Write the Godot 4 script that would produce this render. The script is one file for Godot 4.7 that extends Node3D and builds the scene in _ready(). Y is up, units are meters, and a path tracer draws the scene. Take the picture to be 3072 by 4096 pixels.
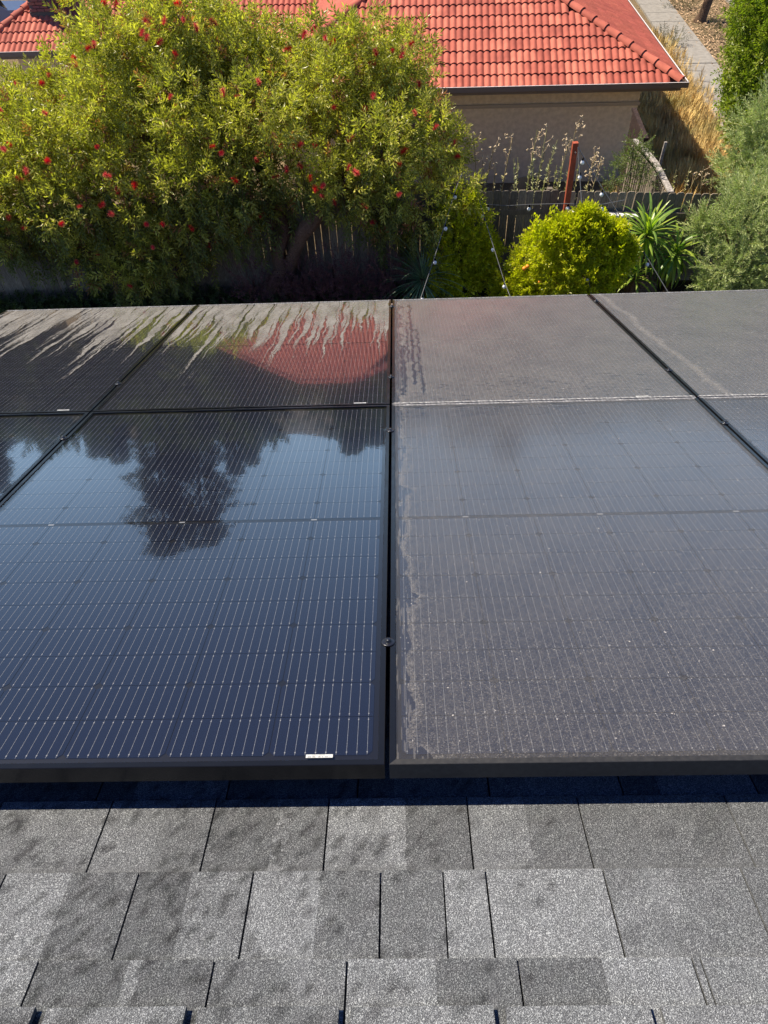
extends Node3D
# Rooftop solar array looking down over a garden, a fence and a tiled house.
# x right, y up, -z away from the camera; yard ground is y = 0.

const CAM := Vector3(0.0347, 7.33, 0.0)
const F := Vector3(-0.024855, -0.736019, -0.676505)
const R := Vector3(0.999485, -0.032036, -0.001867)
const U := Vector3(0.020298, 0.676203, -0.736436)
const FPX := 2902.0
const PITCH := 0.32175            # 4 in 12
var rng := RandomNumberGenerator.new()
var used := {}
var M := {}
var noise := FastNoiseLite.new()

# ---------------------------------------------------------------- helpers
func ray(px, py) -> Vector3: return F + R * ((px - 1536.0) / FPX) - U * ((py - 2048.0) / FPX)
func at_y(px, py, y) -> Vector3:
	var d := ray(px, py)
	return CAM + d * ((y - CAM.y) / d.y)
func at_h(px, py, h) -> Vector3:
	var d := ray(px, py)
	return CAM + d * (h / -d.z)
func rf(a, b) -> float: return rng.randf_range(a, b)
func lin(r, g, b) -> Color: return Color(r, g, b).linear_to_srgb()

class MB:
	var v := PackedVector3Array()
	var n := PackedVector3Array()
	var c := PackedColorArray()
	var t := PackedVector2Array()
	var ix := PackedInt32Array()
	func tri(a: Vector3, b: Vector3, d: Vector3, col := Color.WHITE, ta := Vector2.ZERO, tb := Vector2.ZERO, td := Vector2.ZERO):
		var nn := (b - a).cross(d - a).normalized()
		var s := v.size()
		v.append(a); v.append(b); v.append(d)
		for k in 3:
			n.append(nn); c.append(col)
		t.append(ta); t.append(tb); t.append(td)
		ix.append(s); ix.append(s + 2); ix.append(s + 1)
	func quad(a: Vector3, b: Vector3, d: Vector3, e: Vector3, col := Color.WHITE, uv := Rect2(0, 0, 1, 1)):   # counter-clockwise seen from outside
		var nn := (d - a).cross(e - b).normalized()
		var s := v.size()
		v.append(a); v.append(b); v.append(d); v.append(e)
		for k in 4:
			n.append(nn); c.append(col)
		t.append(uv.position); t.append(Vector2(uv.end.x, uv.position.y)); t.append(uv.end); t.append(Vector2(uv.position.x, uv.end.y))
		for k in [0, 2, 1, 0, 3, 2]: ix.append(s + k)
	func grid(pts: Array, w: int, cols = null, close := false, uvs = null):   # rows of w points, smooth; outward when rows run up and points run counter-clockwise
		var s := v.size()
		var rows := pts.size() / w
		for k in pts.size():
			var r := k / w
			var q := k % w
			var q1 := (q + 1) % w if close else mini(q + 1, w - 1)
			var q0 := (q + w - 1) % w if close else maxi(q - 1, 0)
			var dx: Vector3 = pts[r * w + q1] - pts[r * w + q0]
			var dy: Vector3 = pts[mini(r + 1, rows - 1) * w + q] - pts[maxi(r - 1, 0) * w + q]
			v.append(pts[k])
			var nn := dx.cross(dy)
			n.append(nn.normalized() if nn.length_squared() > 1e-18 else Vector3.UP)
			c.append(Color.WHITE if cols == null else (cols[k] if cols is Array else cols))
			t.append(Vector2.ZERO if uvs == null else uvs[k])
		for r in rows - 1:
			for q in (w if close else w - 1):
				var a := s + r * w + q
				var b := s + r * w + (q + 1) % w
				for k in [a, b + w, b, a, a + w, b + w]: ix.append(k)
	func box(ctr: Vector3, sz: Vector3, bs := Basis(), col := Color.WHITE):
		var x := bs.x * sz.x * .5
		var y := bs.y * sz.y * .5
		var z := bs.z * sz.z * .5
		quad(ctr - x - y + z, ctr + x - y + z, ctr + x + y + z, ctr - x + y + z, col, Rect2(0, 0, sz.x, sz.y))
		quad(ctr + x - y - z, ctr - x - y - z, ctr - x + y - z, ctr + x + y - z, col, Rect2(0, 0, sz.x, sz.y))
		quad(ctr - x + y + z, ctr + x + y + z, ctr + x + y - z, ctr - x + y - z, col, Rect2(0, 0, sz.x, sz.z))
		quad(ctr - x - y - z, ctr + x - y - z, ctr + x - y + z, ctr - x - y + z, col, Rect2(0, 0, sz.x, sz.z))
		quad(ctr + x - y + z, ctr + x - y - z, ctr + x + y - z, ctr + x + y + z, col, Rect2(0, 0, sz.z, sz.y))
		quad(ctr - x - y - z, ctr - x - y + z, ctr - x + y + z, ctr - x + y - z, col, Rect2(0, 0, sz.z, sz.y))
	func beam(a: Vector3, b: Vector3, w: float, h: float, col := Color.WHITE):
		var z := (b - a).normalized()
		var x := Vector3.UP.cross(z).normalized() if absf(z.y) < .98 else Vector3.RIGHT
		box((a + b) * .5, Vector3(w, h, a.distance_to(b)), Basis(x, z.cross(x), z), col)
	func tube(pts: Array, rad: Array, sides := 6, col := Color.WHITE, ends := true):
		var all := []
		for k in pts.size():
			var z: Vector3 = (pts[mini(k + 1, pts.size() - 1)] - pts[maxi(k - 1, 0)]).normalized()
			var x := z.cross(Vector3(0.31, 0.2, 0.93)).normalized()
			var y := z.cross(x)
			for q in sides:
				var a := TAU * q / sides
				all.append(pts[k] + (x * cos(a) + y * sin(a)) * rad[k])
		grid(all, sides, col, true)
		if ends:
			for k in range(1, sides - 1):
				var o := all.size() - sides
				tri(all[o], all[o + k], all[o + k + 1], col)
				tri(all[0], all[k + 1], all[k], col)
	func lathe(prof: Array, sides := 12, at := Vector3.ZERO, col := Color.WHITE):   # prof of Vector2(r, y), upwards
		var all := []
		for p in prof:
			for q in sides:
				var a := -TAU * q / sides
				all.append(at + Vector3(cos(a) * p.x, p.y, sin(a) * p.x))
		grid(all, sides, col, true)
	func mesh() -> ArrayMesh:
		var a := []
		a.resize(Mesh.ARRAY_MAX)
		a[Mesh.ARRAY_VERTEX] = v; a[Mesh.ARRAY_NORMAL] = n; a[Mesh.ARRAY_COLOR] = c; a[Mesh.ARRAY_TEX_UV] = t; a[Mesh.ARRAY_INDEX] = ix
		var m := ArrayMesh.new()
		m.add_surface_from_arrays(Mesh.PRIMITIVE_TRIANGLES, a)
		return m

func numbered(called: String) -> String:
	used[called] = used.get(called, -1) + 1
	return called if used[called] == 0 else "%s_%03d" % [called, used[called]]
func tag(o: Node, label := "", category := "", group := "", kind := ""):
	if label: o.set_meta("label", label)
	if category: o.set_meta("category", category)
	if group: o.set_meta("group", group)
	if kind: o.set_meta("kind", kind)
	return o
func thing(called, label, category, at := Vector3.ZERO, bs := Basis(), group := "") -> Node3D:
	var o := Node3D.new()
	o.name = numbered(called)
	add_child(o)
	o.transform = Transform3D(bs, at)
	tag(o, label, category, group)
	return o
func part(parent: Node, called: String, m, mat: Material, tr := Transform3D(), kind := "") -> MeshInstance3D:
	var o := MeshInstance3D.new()
	o.name = called if parent != self else numbered(called)
	o.mesh = m.mesh() if m is MB else m
	o.material_override = mat
	o.transform = tr
	parent.add_child(o, true)
	if kind: o.set_meta("kind", kind)
	return o
func many(parent: Node, called: String, m, mat: Material, trs: Array, cols = null, kind := "stuff") -> MultiMeshInstance3D:
	var mm := MultiMesh.new()
	mm.transform_format = MultiMesh.TRANSFORM_3D
	mm.use_colors = cols != null
	mm.mesh = m.mesh() if m is MB else m
	mm.instance_count = trs.size()
	for k in trs.size():
		mm.set_instance_transform(k, trs[k])
		if cols != null: mm.set_instance_color(k, cols[k])
	var o := MultiMeshInstance3D.new()
	o.name = called if parent != self else numbered(called)
	o.multimesh = mm
	o.material_override = mat
	parent.add_child(o, true)
	if kind: o.set_meta("kind", kind)
	return o
func mat(col: Color, rough := .8, spec := .5, vcol := false) -> StandardMaterial3D:
	var m := StandardMaterial3D.new()
	m.albedo_color = col
	m.roughness = rough
	m.metallic_specular = spec
	m.vertex_color_use_as_albedo = vcol
	return m
func leafmat(back: Color, rough := .45) -> StandardMaterial3D:
	var m := mat(Color.WHITE, rough, .5, true)
	m.backlight_enabled = true
	m.backlight = back
	return m
func ntex(freq: float, kind := FastNoiseLite.TYPE_SIMPLEX_SMOOTH, lo := Color.BLACK, hi := Color.WHITE, size := 512, oct := 4, sd := 1, stops = null) -> NoiseTexture2D:
	var n := FastNoiseLite.new()
	n.noise_type = kind
	n.frequency = freq
	n.fractal_octaves = oct
	n.fractal_type = FastNoiseLite.FRACTAL_FBM if oct > 1 else FastNoiseLite.FRACTAL_NONE
	n.seed = sd
	if kind == FastNoiseLite.TYPE_CELLULAR: n.cellular_return_type = FastNoiseLite.RETURN_CELL_VALUE
	var t := NoiseTexture2D.new()
	t.width = size; t.height = size; t.seamless = true; t.noise = n
	var g := Gradient.new()
	if stops == null:
		g.set_color(0, lo); g.set_color(1, hi)
	else:
		g.offsets = PackedFloat32Array(stops[0]); g.colors = PackedColorArray(stops[1])
	t.color_ramp = g
	return t
func textured(m: StandardMaterial3D, tex: Texture2D, scale: float, world := true) -> StandardMaterial3D:
	m.albedo_texture = tex
	m.uv1_triplanar = true
	m.uv1_world_triplanar = world
	m.uv1_scale = Vector3.ONE * scale
	return m
func bump(m: StandardMaterial3D, tex: Texture2D, cm: float) -> StandardMaterial3D:
	m.heightmap_enabled = true
	m.heightmap_texture = tex
	m.heightmap_scale = cm
	return m
func aim(dir: Vector3, roll := 0.0, scale := 1.0) -> Basis:   # basis whose y points along dir
	var y := dir.normalized()
	var x := y.cross(Vector3(0.13, 0.22, 0.97)).normalized()
	if x.length() < .5: x = Vector3.RIGHT
	return (Basis(x, y, x.cross(y)) * Basis(Vector3.UP, roll)).scaled_local(Vector3.ONE * scale)
func rdir() -> Vector3:
	var z := rf(-1, 1)
	var a := rf(0, TAU)
	var s := sqrt(1 - z * z)
	return Vector3(cos(a) * s, z, sin(a) * s)

# ---------------------------------------------------------------- scene
func _ready():
	rng.seed = 7
	noise.seed = 3
	noise.frequency = 1.0
	var cam := Camera3D.new()
	cam.name = "camera"
	add_child(cam)
	cam.fov = rad_to_deg(2.0 * atan(2048.0 / FPX))
	cam.near = 0.05
	cam.far = 3000.0
	cam.transform = Transform3D(Basis(R, U, -F).orthonormalized(), CAM)
	cam.current = true
	var we := WorldEnvironment.new()
	we.name = "environment"
	add_child(we)
	var e := Environment.new()
	we.environment = e
	e.background_mode = Environment.BG_SKY
	var sm := ProceduralSkyMaterial.new()
	sm.sky_top_color = Color(0.10, 0.20, 0.42)
	sm.sky_horizon_color = Color(0.70, 0.84, 0.96)
	sm.sky_curve = 0.16
	sm.ground_horizon_color = Color(0.42, 0.43, 0.40)
	sm.ground_bottom_color = Color(0.2, 0.18, 0.15)
	sm.sun_angle_max = 12.0
	e.sky = Sky.new()
	e.sky.sky_material = sm
	e.background_energy_multiplier = 1.3
	e.tonemap_mode = Environment.TONE_MAPPER_LINEAR
	e.tonemap_exposure = 2.0
	e.sdfgi_enabled = true
	e.ssao_enabled = true
	e.ssil_enabled = true
	var sun := DirectionalLight3D.new()
	sun.name = "sun"
	add_child(sun)
	sun.light_energy = 1.6
	sun.light_color = Color(1.0, 0.95, 0.87)
	sun.light_angular_distance = 0.5
	sun.shadow_enabled = true
	sun.look_at_from_position(Vector3(-62, 100, -33), Vector3.ZERO)
	materials()
	ground()
	own_house()
	solar_array()
	neighbour_house()
	back_fence()
	side_yard()
	street()
	distance()
	bottlebrush()
	garden()
	string_lights()

func materials():
	var grain := ntex(.28, FastNoiseLite.TYPE_CELLULAR, Color.BLACK, Color.WHITE, 1024, 1, 5, [[0.0, .35, .55, .72, .86, 1.0], [lin(.14, .14, .145), lin(.27, .27, .28), lin(.38, .38, .385), lin(.52, .52, .52), lin(.85, .85, .84), lin(1, 1, .97)]])
	var gb := ntex(.28, FastNoiseLite.TYPE_CELLULAR, Color.BLACK, Color.WHITE, 1024, 1, 5)
	M.shingle = mat(Color.WHITE, .95, .3, true)
	M.shingle.albedo_texture = grain
	bump(M.shingle, gb, .14)
	M.deck = mat(lin(.03, .03, .03), .9)
	M.alu = mat(lin(.006, .0065, .008), .24, .42)
	M.alu.metallic = 0.0
	M.alu.roughness_texture = ntex(.02, FastNoiseLite.TYPE_SIMPLEX_SMOOTH, Color(.6, .6, .6), Color.WHITE, 256)
	M.alu.uv1_triplanar = true
	M.alu.uv1_scale = Vector3.ONE * 3
	M.alu_dusty = textured(mat(Color.WHITE, .6), ntex(.03, FastNoiseLite.TYPE_SIMPLEX_SMOOTH, lin(.007, .007, .008), lin(.024, .023, .022), 512, 6, 9), 4.0, false)
	M.alu_lit_dusty = textured(mat(Color.WHITE, .45), ntex(.03, FastNoiseLite.TYPE_SIMPLEX_SMOOTH, lin(.03, .031, .033), lin(.55, .54, .52), 512, 6, 10), 5.0, false)  # pale dust, with the bright lit line of the frame lip painted in
	M.cell = mat(lin(.008, .010, .019), .1, .42)
	M.back = mat(lin(.004, .004, .006), .5, .3)
	M.wire = mat(lin(.16, .165, .175), .5)
	M.glass = mat(Color(.1, .1, .1, .004), .0)
	M.glass.transparency = BaseMaterial3D.TRANSPARENCY_ALPHA
	var rn := FastNoiseLite.new()
	rn.frequency = .02
	rn.seed = 77
	var rt := NoiseTexture2D.new()
	rt.width = 512; rt.height = 512; rt.seamless = true; rt.as_normal_map = true; rt.bump_strength = 6.0; rt.noise = rn
	M.glass.normal_enabled = true
	M.glass.normal_texture = rt
	M.glass.normal_scale = .006
	M.glass.uv1_scale = Vector3(5, 8, 1)
	M.glass_rough = mat(Color(.1, .1, .1, .004), .25)
	M.glass_rough.transparency = BaseMaterial3D.TRANSPARENCY_ALPHA
	M.steel = mat(lin(.07, .072, .078), .3)
	M.steel.metallic = .9
	M.black = mat(lin(.008, .008, .009), .9, .1)
	M.sticker = mat(lin(.42, .43, .42), .6)
	M.print = mat(lin(.02, .02, .02), .7)
	var tn := ntex(.012, FastNoiseLite.TYPE_SIMPLEX_SMOOTH, lin(.55, .50, .50), lin(1, 1, 1), 512, 6, 21)
	M.tile = textured(mat(lin(.52, .135, .088), .8, .4, true), tn, .55)
	M.tiledeck = mat(lin(.30, .06, .04), .85)
	M.stucco = bump(textured(mat(lin(.78, .64, .49), .95, .3), ntex(.03, FastNoiseLite.TYPE_SIMPLEX_SMOOTH, lin(.72, .70, .68), Color.WHITE, 512, 6, 4), .5), ntex(.25, FastNoiseLite.TYPE_SIMPLEX_SMOOTH, Color.BLACK, Color.WHITE, 512, 3, 8), .3)
	M.trim = mat(lin(.40, .33, .27), .7)
	M.fascia = mat(lin(.16, .12, .10), .6)
	M.gutter = mat(lin(.62, .58, .58), .35)
	M.brick = textured(mat(Color.WHITE, .9, .3, true), ntex(.05, FastNoiseLite.TYPE_SIMPLEX_SMOOTH, lin(.6, .6, .6), Color.WHITE, 256, 4, 31), 3.0)
	M.mortar = mat(lin(.12, .10, .10), .95)
	M.flashing = mat(lin(.06, .05, .05), .5)
	var wood := ntex(.02, FastNoiseLite.TYPE_SIMPLEX_SMOOTH, lin(.30, .30, .30), Color.WHITE, 512, 6, 12)
	M.fence = []
	for k in 4:
		var w := textured(mat(lin(.22 + .05 * k, .19 + .04 * k, .15 + .03 * k), .9, .3), wood, 1.0, false)
		w.uv1_scale = Vector3(7, .7, 7)
		w.uv1_offset = Vector3(.13 * k, .37 * k, .2 * k)
		M.fence.append(w)
	M.weathered = textured(mat(lin(.46, .42, .38), .9, .3), wood, 1.2, false)
	M.redwood = textured(mat(lin(.36, .075, .035), .75, .4), ntex(.02, FastNoiseLite.TYPE_SIMPLEX_SMOOTH, lin(.6, .6, .6), Color.WHITE, 256, 4, 41), 2.0)
	M.darkwood = textured(mat(lin(.055, .035, .03), .8, .3), wood, 1.0)
	M.sunlit_wood = mat(lin(.62, .60, .56), .7)  # sunlight on the fence rail top, painted as pale wood
	M.leaf = leafmat(Color(.93, 1, .55), .38)
	M.needle = leafmat(Color(.8, .88, .6), .5)
	M.petal = leafmat(Color(.95, .5, .5), .7)
	M.bark = bump(textured(mat(lin(.30, .22, .17), .95, .2, true), ntex(.04, FastNoiseLite.TYPE_SIMPLEX_SMOOTH, lin(.35, .35, .35), Color.WHITE, 512, 6, 17), 1.5), ntex(.04, FastNoiseLite.TYPE_SIMPLEX_SMOOTH, Color.BLACK, Color.WHITE, 512, 6, 17), 2.0)
	M.straw = mat(Color.WHITE, .8, .3, true)
	M.soil = bump(textured(mat(Color.WHITE, 1.0, .2, true), ntex(.05, FastNoiseLite.TYPE_SIMPLEX_SMOOTH, lin(.45, .43, .4), Color.WHITE, 1024, 6, 2), .6), ntex(.05, FastNoiseLite.TYPE_SIMPLEX_SMOOTH, Color.BLACK, Color.WHITE, 1024, 6, 2), 4.0)
	M.concrete = textured(mat(lin(.27, .255, .23), .95, .3), ntex(.02, FastNoiseLite.TYPE_SIMPLEX_SMOOTH, lin(.7, .7, .7), Color.WHITE, 512, 6, 6), .4)
	M.rock = bump(textured(mat(lin(.20, .15, .12), .95, .2), ntex(.02, FastNoiseLite.TYPE_SIMPLEX_SMOOTH, lin(.4, .4, .4), Color.WHITE, 512, 6, 19), 1.5), ntex(.02, FastNoiseLite.TYPE_SIMPLEX_SMOOTH, Color.BLACK, Color.WHITE, 512, 6, 19), 6.0)
	M.bulb = mat(lin(.80, .82, .84), .15)
	M.cable = mat(lin(.10, .105, .11), .5)
	M.orange = mat(lin(.75, .26, .02), .5)

func gy(x: float, h: float) -> float:
	return -.62 * smoothstep(12.75, 16.0, h) + .03 * noise.get_noise_2d(x * .6, h * .6)

func ground():
	var hs := []
	var h := -30.0
	while h < 600:
		hs.append(h)
		h += .35 if h > 8 and h < 36 else (2.0 if h < 60 else 40.0)
	var xs := []
	var x := -400.0
	while x < 400:
		xs.append(x)
		x += .4 if absf(x) < 16 else (4.0 if absf(x) < 40 else 40.0)
	var pts := []
	var cols := []
	for hh in hs:
		for xx in xs:
			pts.append(Vector3(xx, gy(xx, hh), -hh))
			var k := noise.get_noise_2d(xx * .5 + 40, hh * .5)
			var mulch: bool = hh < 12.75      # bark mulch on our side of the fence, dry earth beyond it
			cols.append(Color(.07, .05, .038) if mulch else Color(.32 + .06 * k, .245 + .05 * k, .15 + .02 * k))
	var m := MB.new()
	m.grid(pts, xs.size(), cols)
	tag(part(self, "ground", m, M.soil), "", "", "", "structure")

# ---------------------------------------------------------------- our roof
func roof_basis() -> Basis: return Basis(Vector3.RIGHT, -PITCH)
func roof_origin() -> Vector3: return Vector3(0, CAM.y - 1.20742, -.52673)
const W0 := -.118        # roof deck below the top of the panels

func shingle_tone(u, v, base) -> Color:
	var s := clampf(noise.get_noise_2d(u * 17, v * 17) * 1.6 + .25, 0, 1) * clampf(.75 - u * 1.1, .12, 1)
	var sp := 1.0 if noise.get_noise_2d(u * 45 + 9, v * 45) > .27 + maxf(0, u + .15) * .55 else 0.0
	var k: float = .84 * base * (1.0 - .16 * s) * (1.0 - .5 * sp) * rf(.92, 1.08)
	return Color(k * .90, k * .955, k)

func shingle(roof: Node, u0: float, u1: float, v0: float, v1: float, cuts: Array, lift := .0):
	var m := MB.new()
	var edges := [u0]
	for q in cuts:
		if q > u0 + .03 and q < u1 - .03: edges.append(q)
	edges.append(u1)
	var wt := W0 + .0065 + lift
	for p in edges.size() - 1:
		var light: float = [.31, .36, .44, .53][rng.randi() % 4] + .05 * clampf(edges[p], -.3, .5)
		var low: float = light if rng.randf() < .7 else light * rf(.75, .95)
		var nu := maxi(2, int((edges[p + 1] - edges[p]) / .012))
		var nv := 12
		var pts := []
		var cols := []
		var uvs := []
		for j in nv + 1:
			for i in nu + 1:
				var u: float = lerpf(edges[p], edges[p + 1], float(i) / nu)
				var v := lerpf(v0 - .02, v1, float(j) / nv)
				pts.append(Vector3(u, wt + .0065 * clampf((v - v0) / (v1 - v0), 0, 1) + .0006 * noise.get_noise_2d(u * 30, v * 30), -v))
				cols.append(shingle_tone(u, v, light if noise.get_noise_2d(u * 11 + 50, v * 11 + 30) > -.08 else low))
				uvs.append(Vector2(u, v) / .27)
		m.grid(pts, nu + 1, cols, false, uvs)
	var d := Color(.36, .38, .40)
	var t := wt + .0065
	m.quad(Vector3(u1, t - .007, -v1), Vector3(u0, t - .007, -v1), Vector3(u0, t, -v1), Vector3(u1, t, -v1), d)
	m.quad(Vector3(u0, wt - .007, -v0), Vector3(u0, t - .007, -v1), Vector3(u0, t, -v1), Vector3(u0, wt, -v0), d)
	m.quad(Vector3(u1, t - .007, -v1), Vector3(u1, wt - .007, -v0), Vector3(u1, wt, -v0), Vector3(u1, t, -v1), d)
	part(roof, "shingle", m, M.shingle)

func own_house():
	var o := thing("shingle_house", "house with a grey asphalt shingle roof carrying the solar panels", "house", roof_origin(), roof_basis())
	var roof := MB.new()
	roof.box(Vector3(0, W0 - .1, -1.66), Vector3(13, .2, 4.26))
	var deck := part(o, "roof", roof, M.deck)
	var slits := [
		[.012, [-.705, -.501, -.311, -.107, .14, .336, .596, .80], [-.6, -.4, -.171, -.2, .03, .24, .46, .7]],
		[-.130, [-.85, -.63, -.409, -.22, -.012, .0895, .158, .347, .567, .79], [-.52, -.32, -.11, .26, .46, .66]],
		[-.271, [-.76, -.515, -.2535, -.0587, .189, .4395, .452, .70], [-.38, -.36, -.16, .07, .31, .57]]]
	for k in range(1, 4):
		var a := []
		var b := []
		for j in 10:
			a.append(-1.1 + j * .24 + (k % 3) * .083)
			b.append(-1.0 + j * .24 + (k % 3) * .05)
		slits.append([.012 + .141 * k, a, b])
	for s in slits:
		var edge: Array = s[1]
		var first: float = edge[0]
		for j in 16: edge.push_front(first - .23 * (j + 1))
		var last: float = edge[-1]
		for j in 14: edge.append(last + .23 * (j + 1))
		for j in edge.size() - 1:
			var g := .0008 if absf(edge[j] - .0895) < .001 or absf(edge[j] - .452) < .001 else .0016
			shingle(deck, edge[j] + g, edge[j + 1] - .0016, s[0] - .141, s[0], s[2])
	var strips := MB.new()       # courses hidden under the panels
	for k in range(4, 27):
		var vb := .012 + .141 * k
		strips.quad(Vector3(-6.4, W0 + .0065, -(vb - .141)), Vector3(6.4, W0 + .0065, -(vb - .141)), Vector3(6.4, W0 + .013, -vb), Vector3(-6.4, W0 + .013, -vb), Color(.36, .38, .40), Rect2(0, 0, 47, .5))
		strips.quad(Vector3(6.4, W0 + .004, -vb), Vector3(-6.4, W0 + .004, -vb), Vector3(-6.4, W0 + .013, -vb), Vector3(6.4, W0 + .013, -vb), Color(.36, .38, .40))
	part(deck, "shingle_courses", strips, M.shingle, Transform3D(), "stuff")
	# ridge caps: bent pieces laid along the ridge with open joints
	var cap_u := -.4808 - .2115 * 18
	while cap_u < 5.0:
		var m := MB.new()
		var pts := []
		var cols := []
		var uvs := []
		var tone := rf(.36, .5)
		for j in 13:
			var s := j / 12.0
			for i in 11:
				var u := cap_u + .008 + (.2115 - .016) * i / 10.0
				var lv := lerpf(-.62, -.3385, s)
				var y := W0 + .0175 + .004 * float(i) / 10.0
				var p := Vector3(u, y, -lv)
				if lv < -.47:
					var q := -.47 - lv
					p = Vector3(u, y - q * sin(2 * PITCH), .47 + q * cos(2 * PITCH))
				pts.append(p)
				cols.append(shingle_tone(u, lv, tone))
				uvs.append(Vector2(u, lv) / .27)
		m.grid(pts, 11, cols, false, uvs)
		var a: Vector3 = pts[12 * 11]
		var b: Vector3 = pts[12 * 11 + 10]
		m.quad(b + Vector3(0, -.009, 0), a + Vector3(0, -.009, 0), a, b, Color(.36, .38, .40))
		for i in [0, 10]:
			for j in 12:
				var p: Vector3 = pts[j * 11 + i]
				var q: Vector3 = pts[j * 11 + 11 + i]
				if i == 0: m.quad(p + Vector3(0, -.009, 0), q + Vector3(0, -.009, 0), q, p, Color(.36, .38, .40))
				else: m.quad(q + Vector3(0, -.009, 0), p + Vector3(0, -.009, 0), p, q, Color(.36, .38, .40))
		part(deck, "ridge_cap", m, M.shingle)
		cap_u += .2115
	# the far slope behind the ridge, eave gutter and the walls below
	var inv := Transform3D(roof_basis(), roof_origin()).affine_inverse()
	var far := MB.new()
	var rb := Basis(Vector3.RIGHT, 2 * PITCH)
	far.box(Vector3(0, W0 - .1, .47) + rb * Vector3(0, .002, 2.1), Vector3(13, .2, 4.2), rb, Color(.3, .3, .31))
	part(o, "rear_roof", far, M.deck)
	var g := MB.new()
	g.box(Vector3(0, W0 - .07, -3.86), Vector3(13, .13, .10))
	part(o, "gutter", g, M.fascia)
	var w := MB.new()
	w.box(inv * Vector3(0, 2.2, 1.2), Vector3(12, 4.5, 8.2), inv.basis)
	part(o, "wall", w, M.stucco)

# ---------------------------------------------------------------- solar panels
const PW := 1.146
const PL := 1.732
func dust_image(w: int, h: int, f: Callable) -> ImageTexture:
	var im := Image.create(w, h, false, Image.FORMAT_RGBA8)
	for y in h:
		for x in w:
			im.set_pixel(x, y, f.call((x + .5) / w, (y + .5) / h))
	return ImageTexture.create_from_image(im)

func dust_mat(tex: Texture2D) -> StandardMaterial3D:
	var m := mat(Color.WHITE, .75, .4)
	m.albedo_texture = tex
	m.transparency = BaseMaterial3D.TRANSPARENCY_ALPHA
	m.texture_repeat = false
	return m

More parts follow.
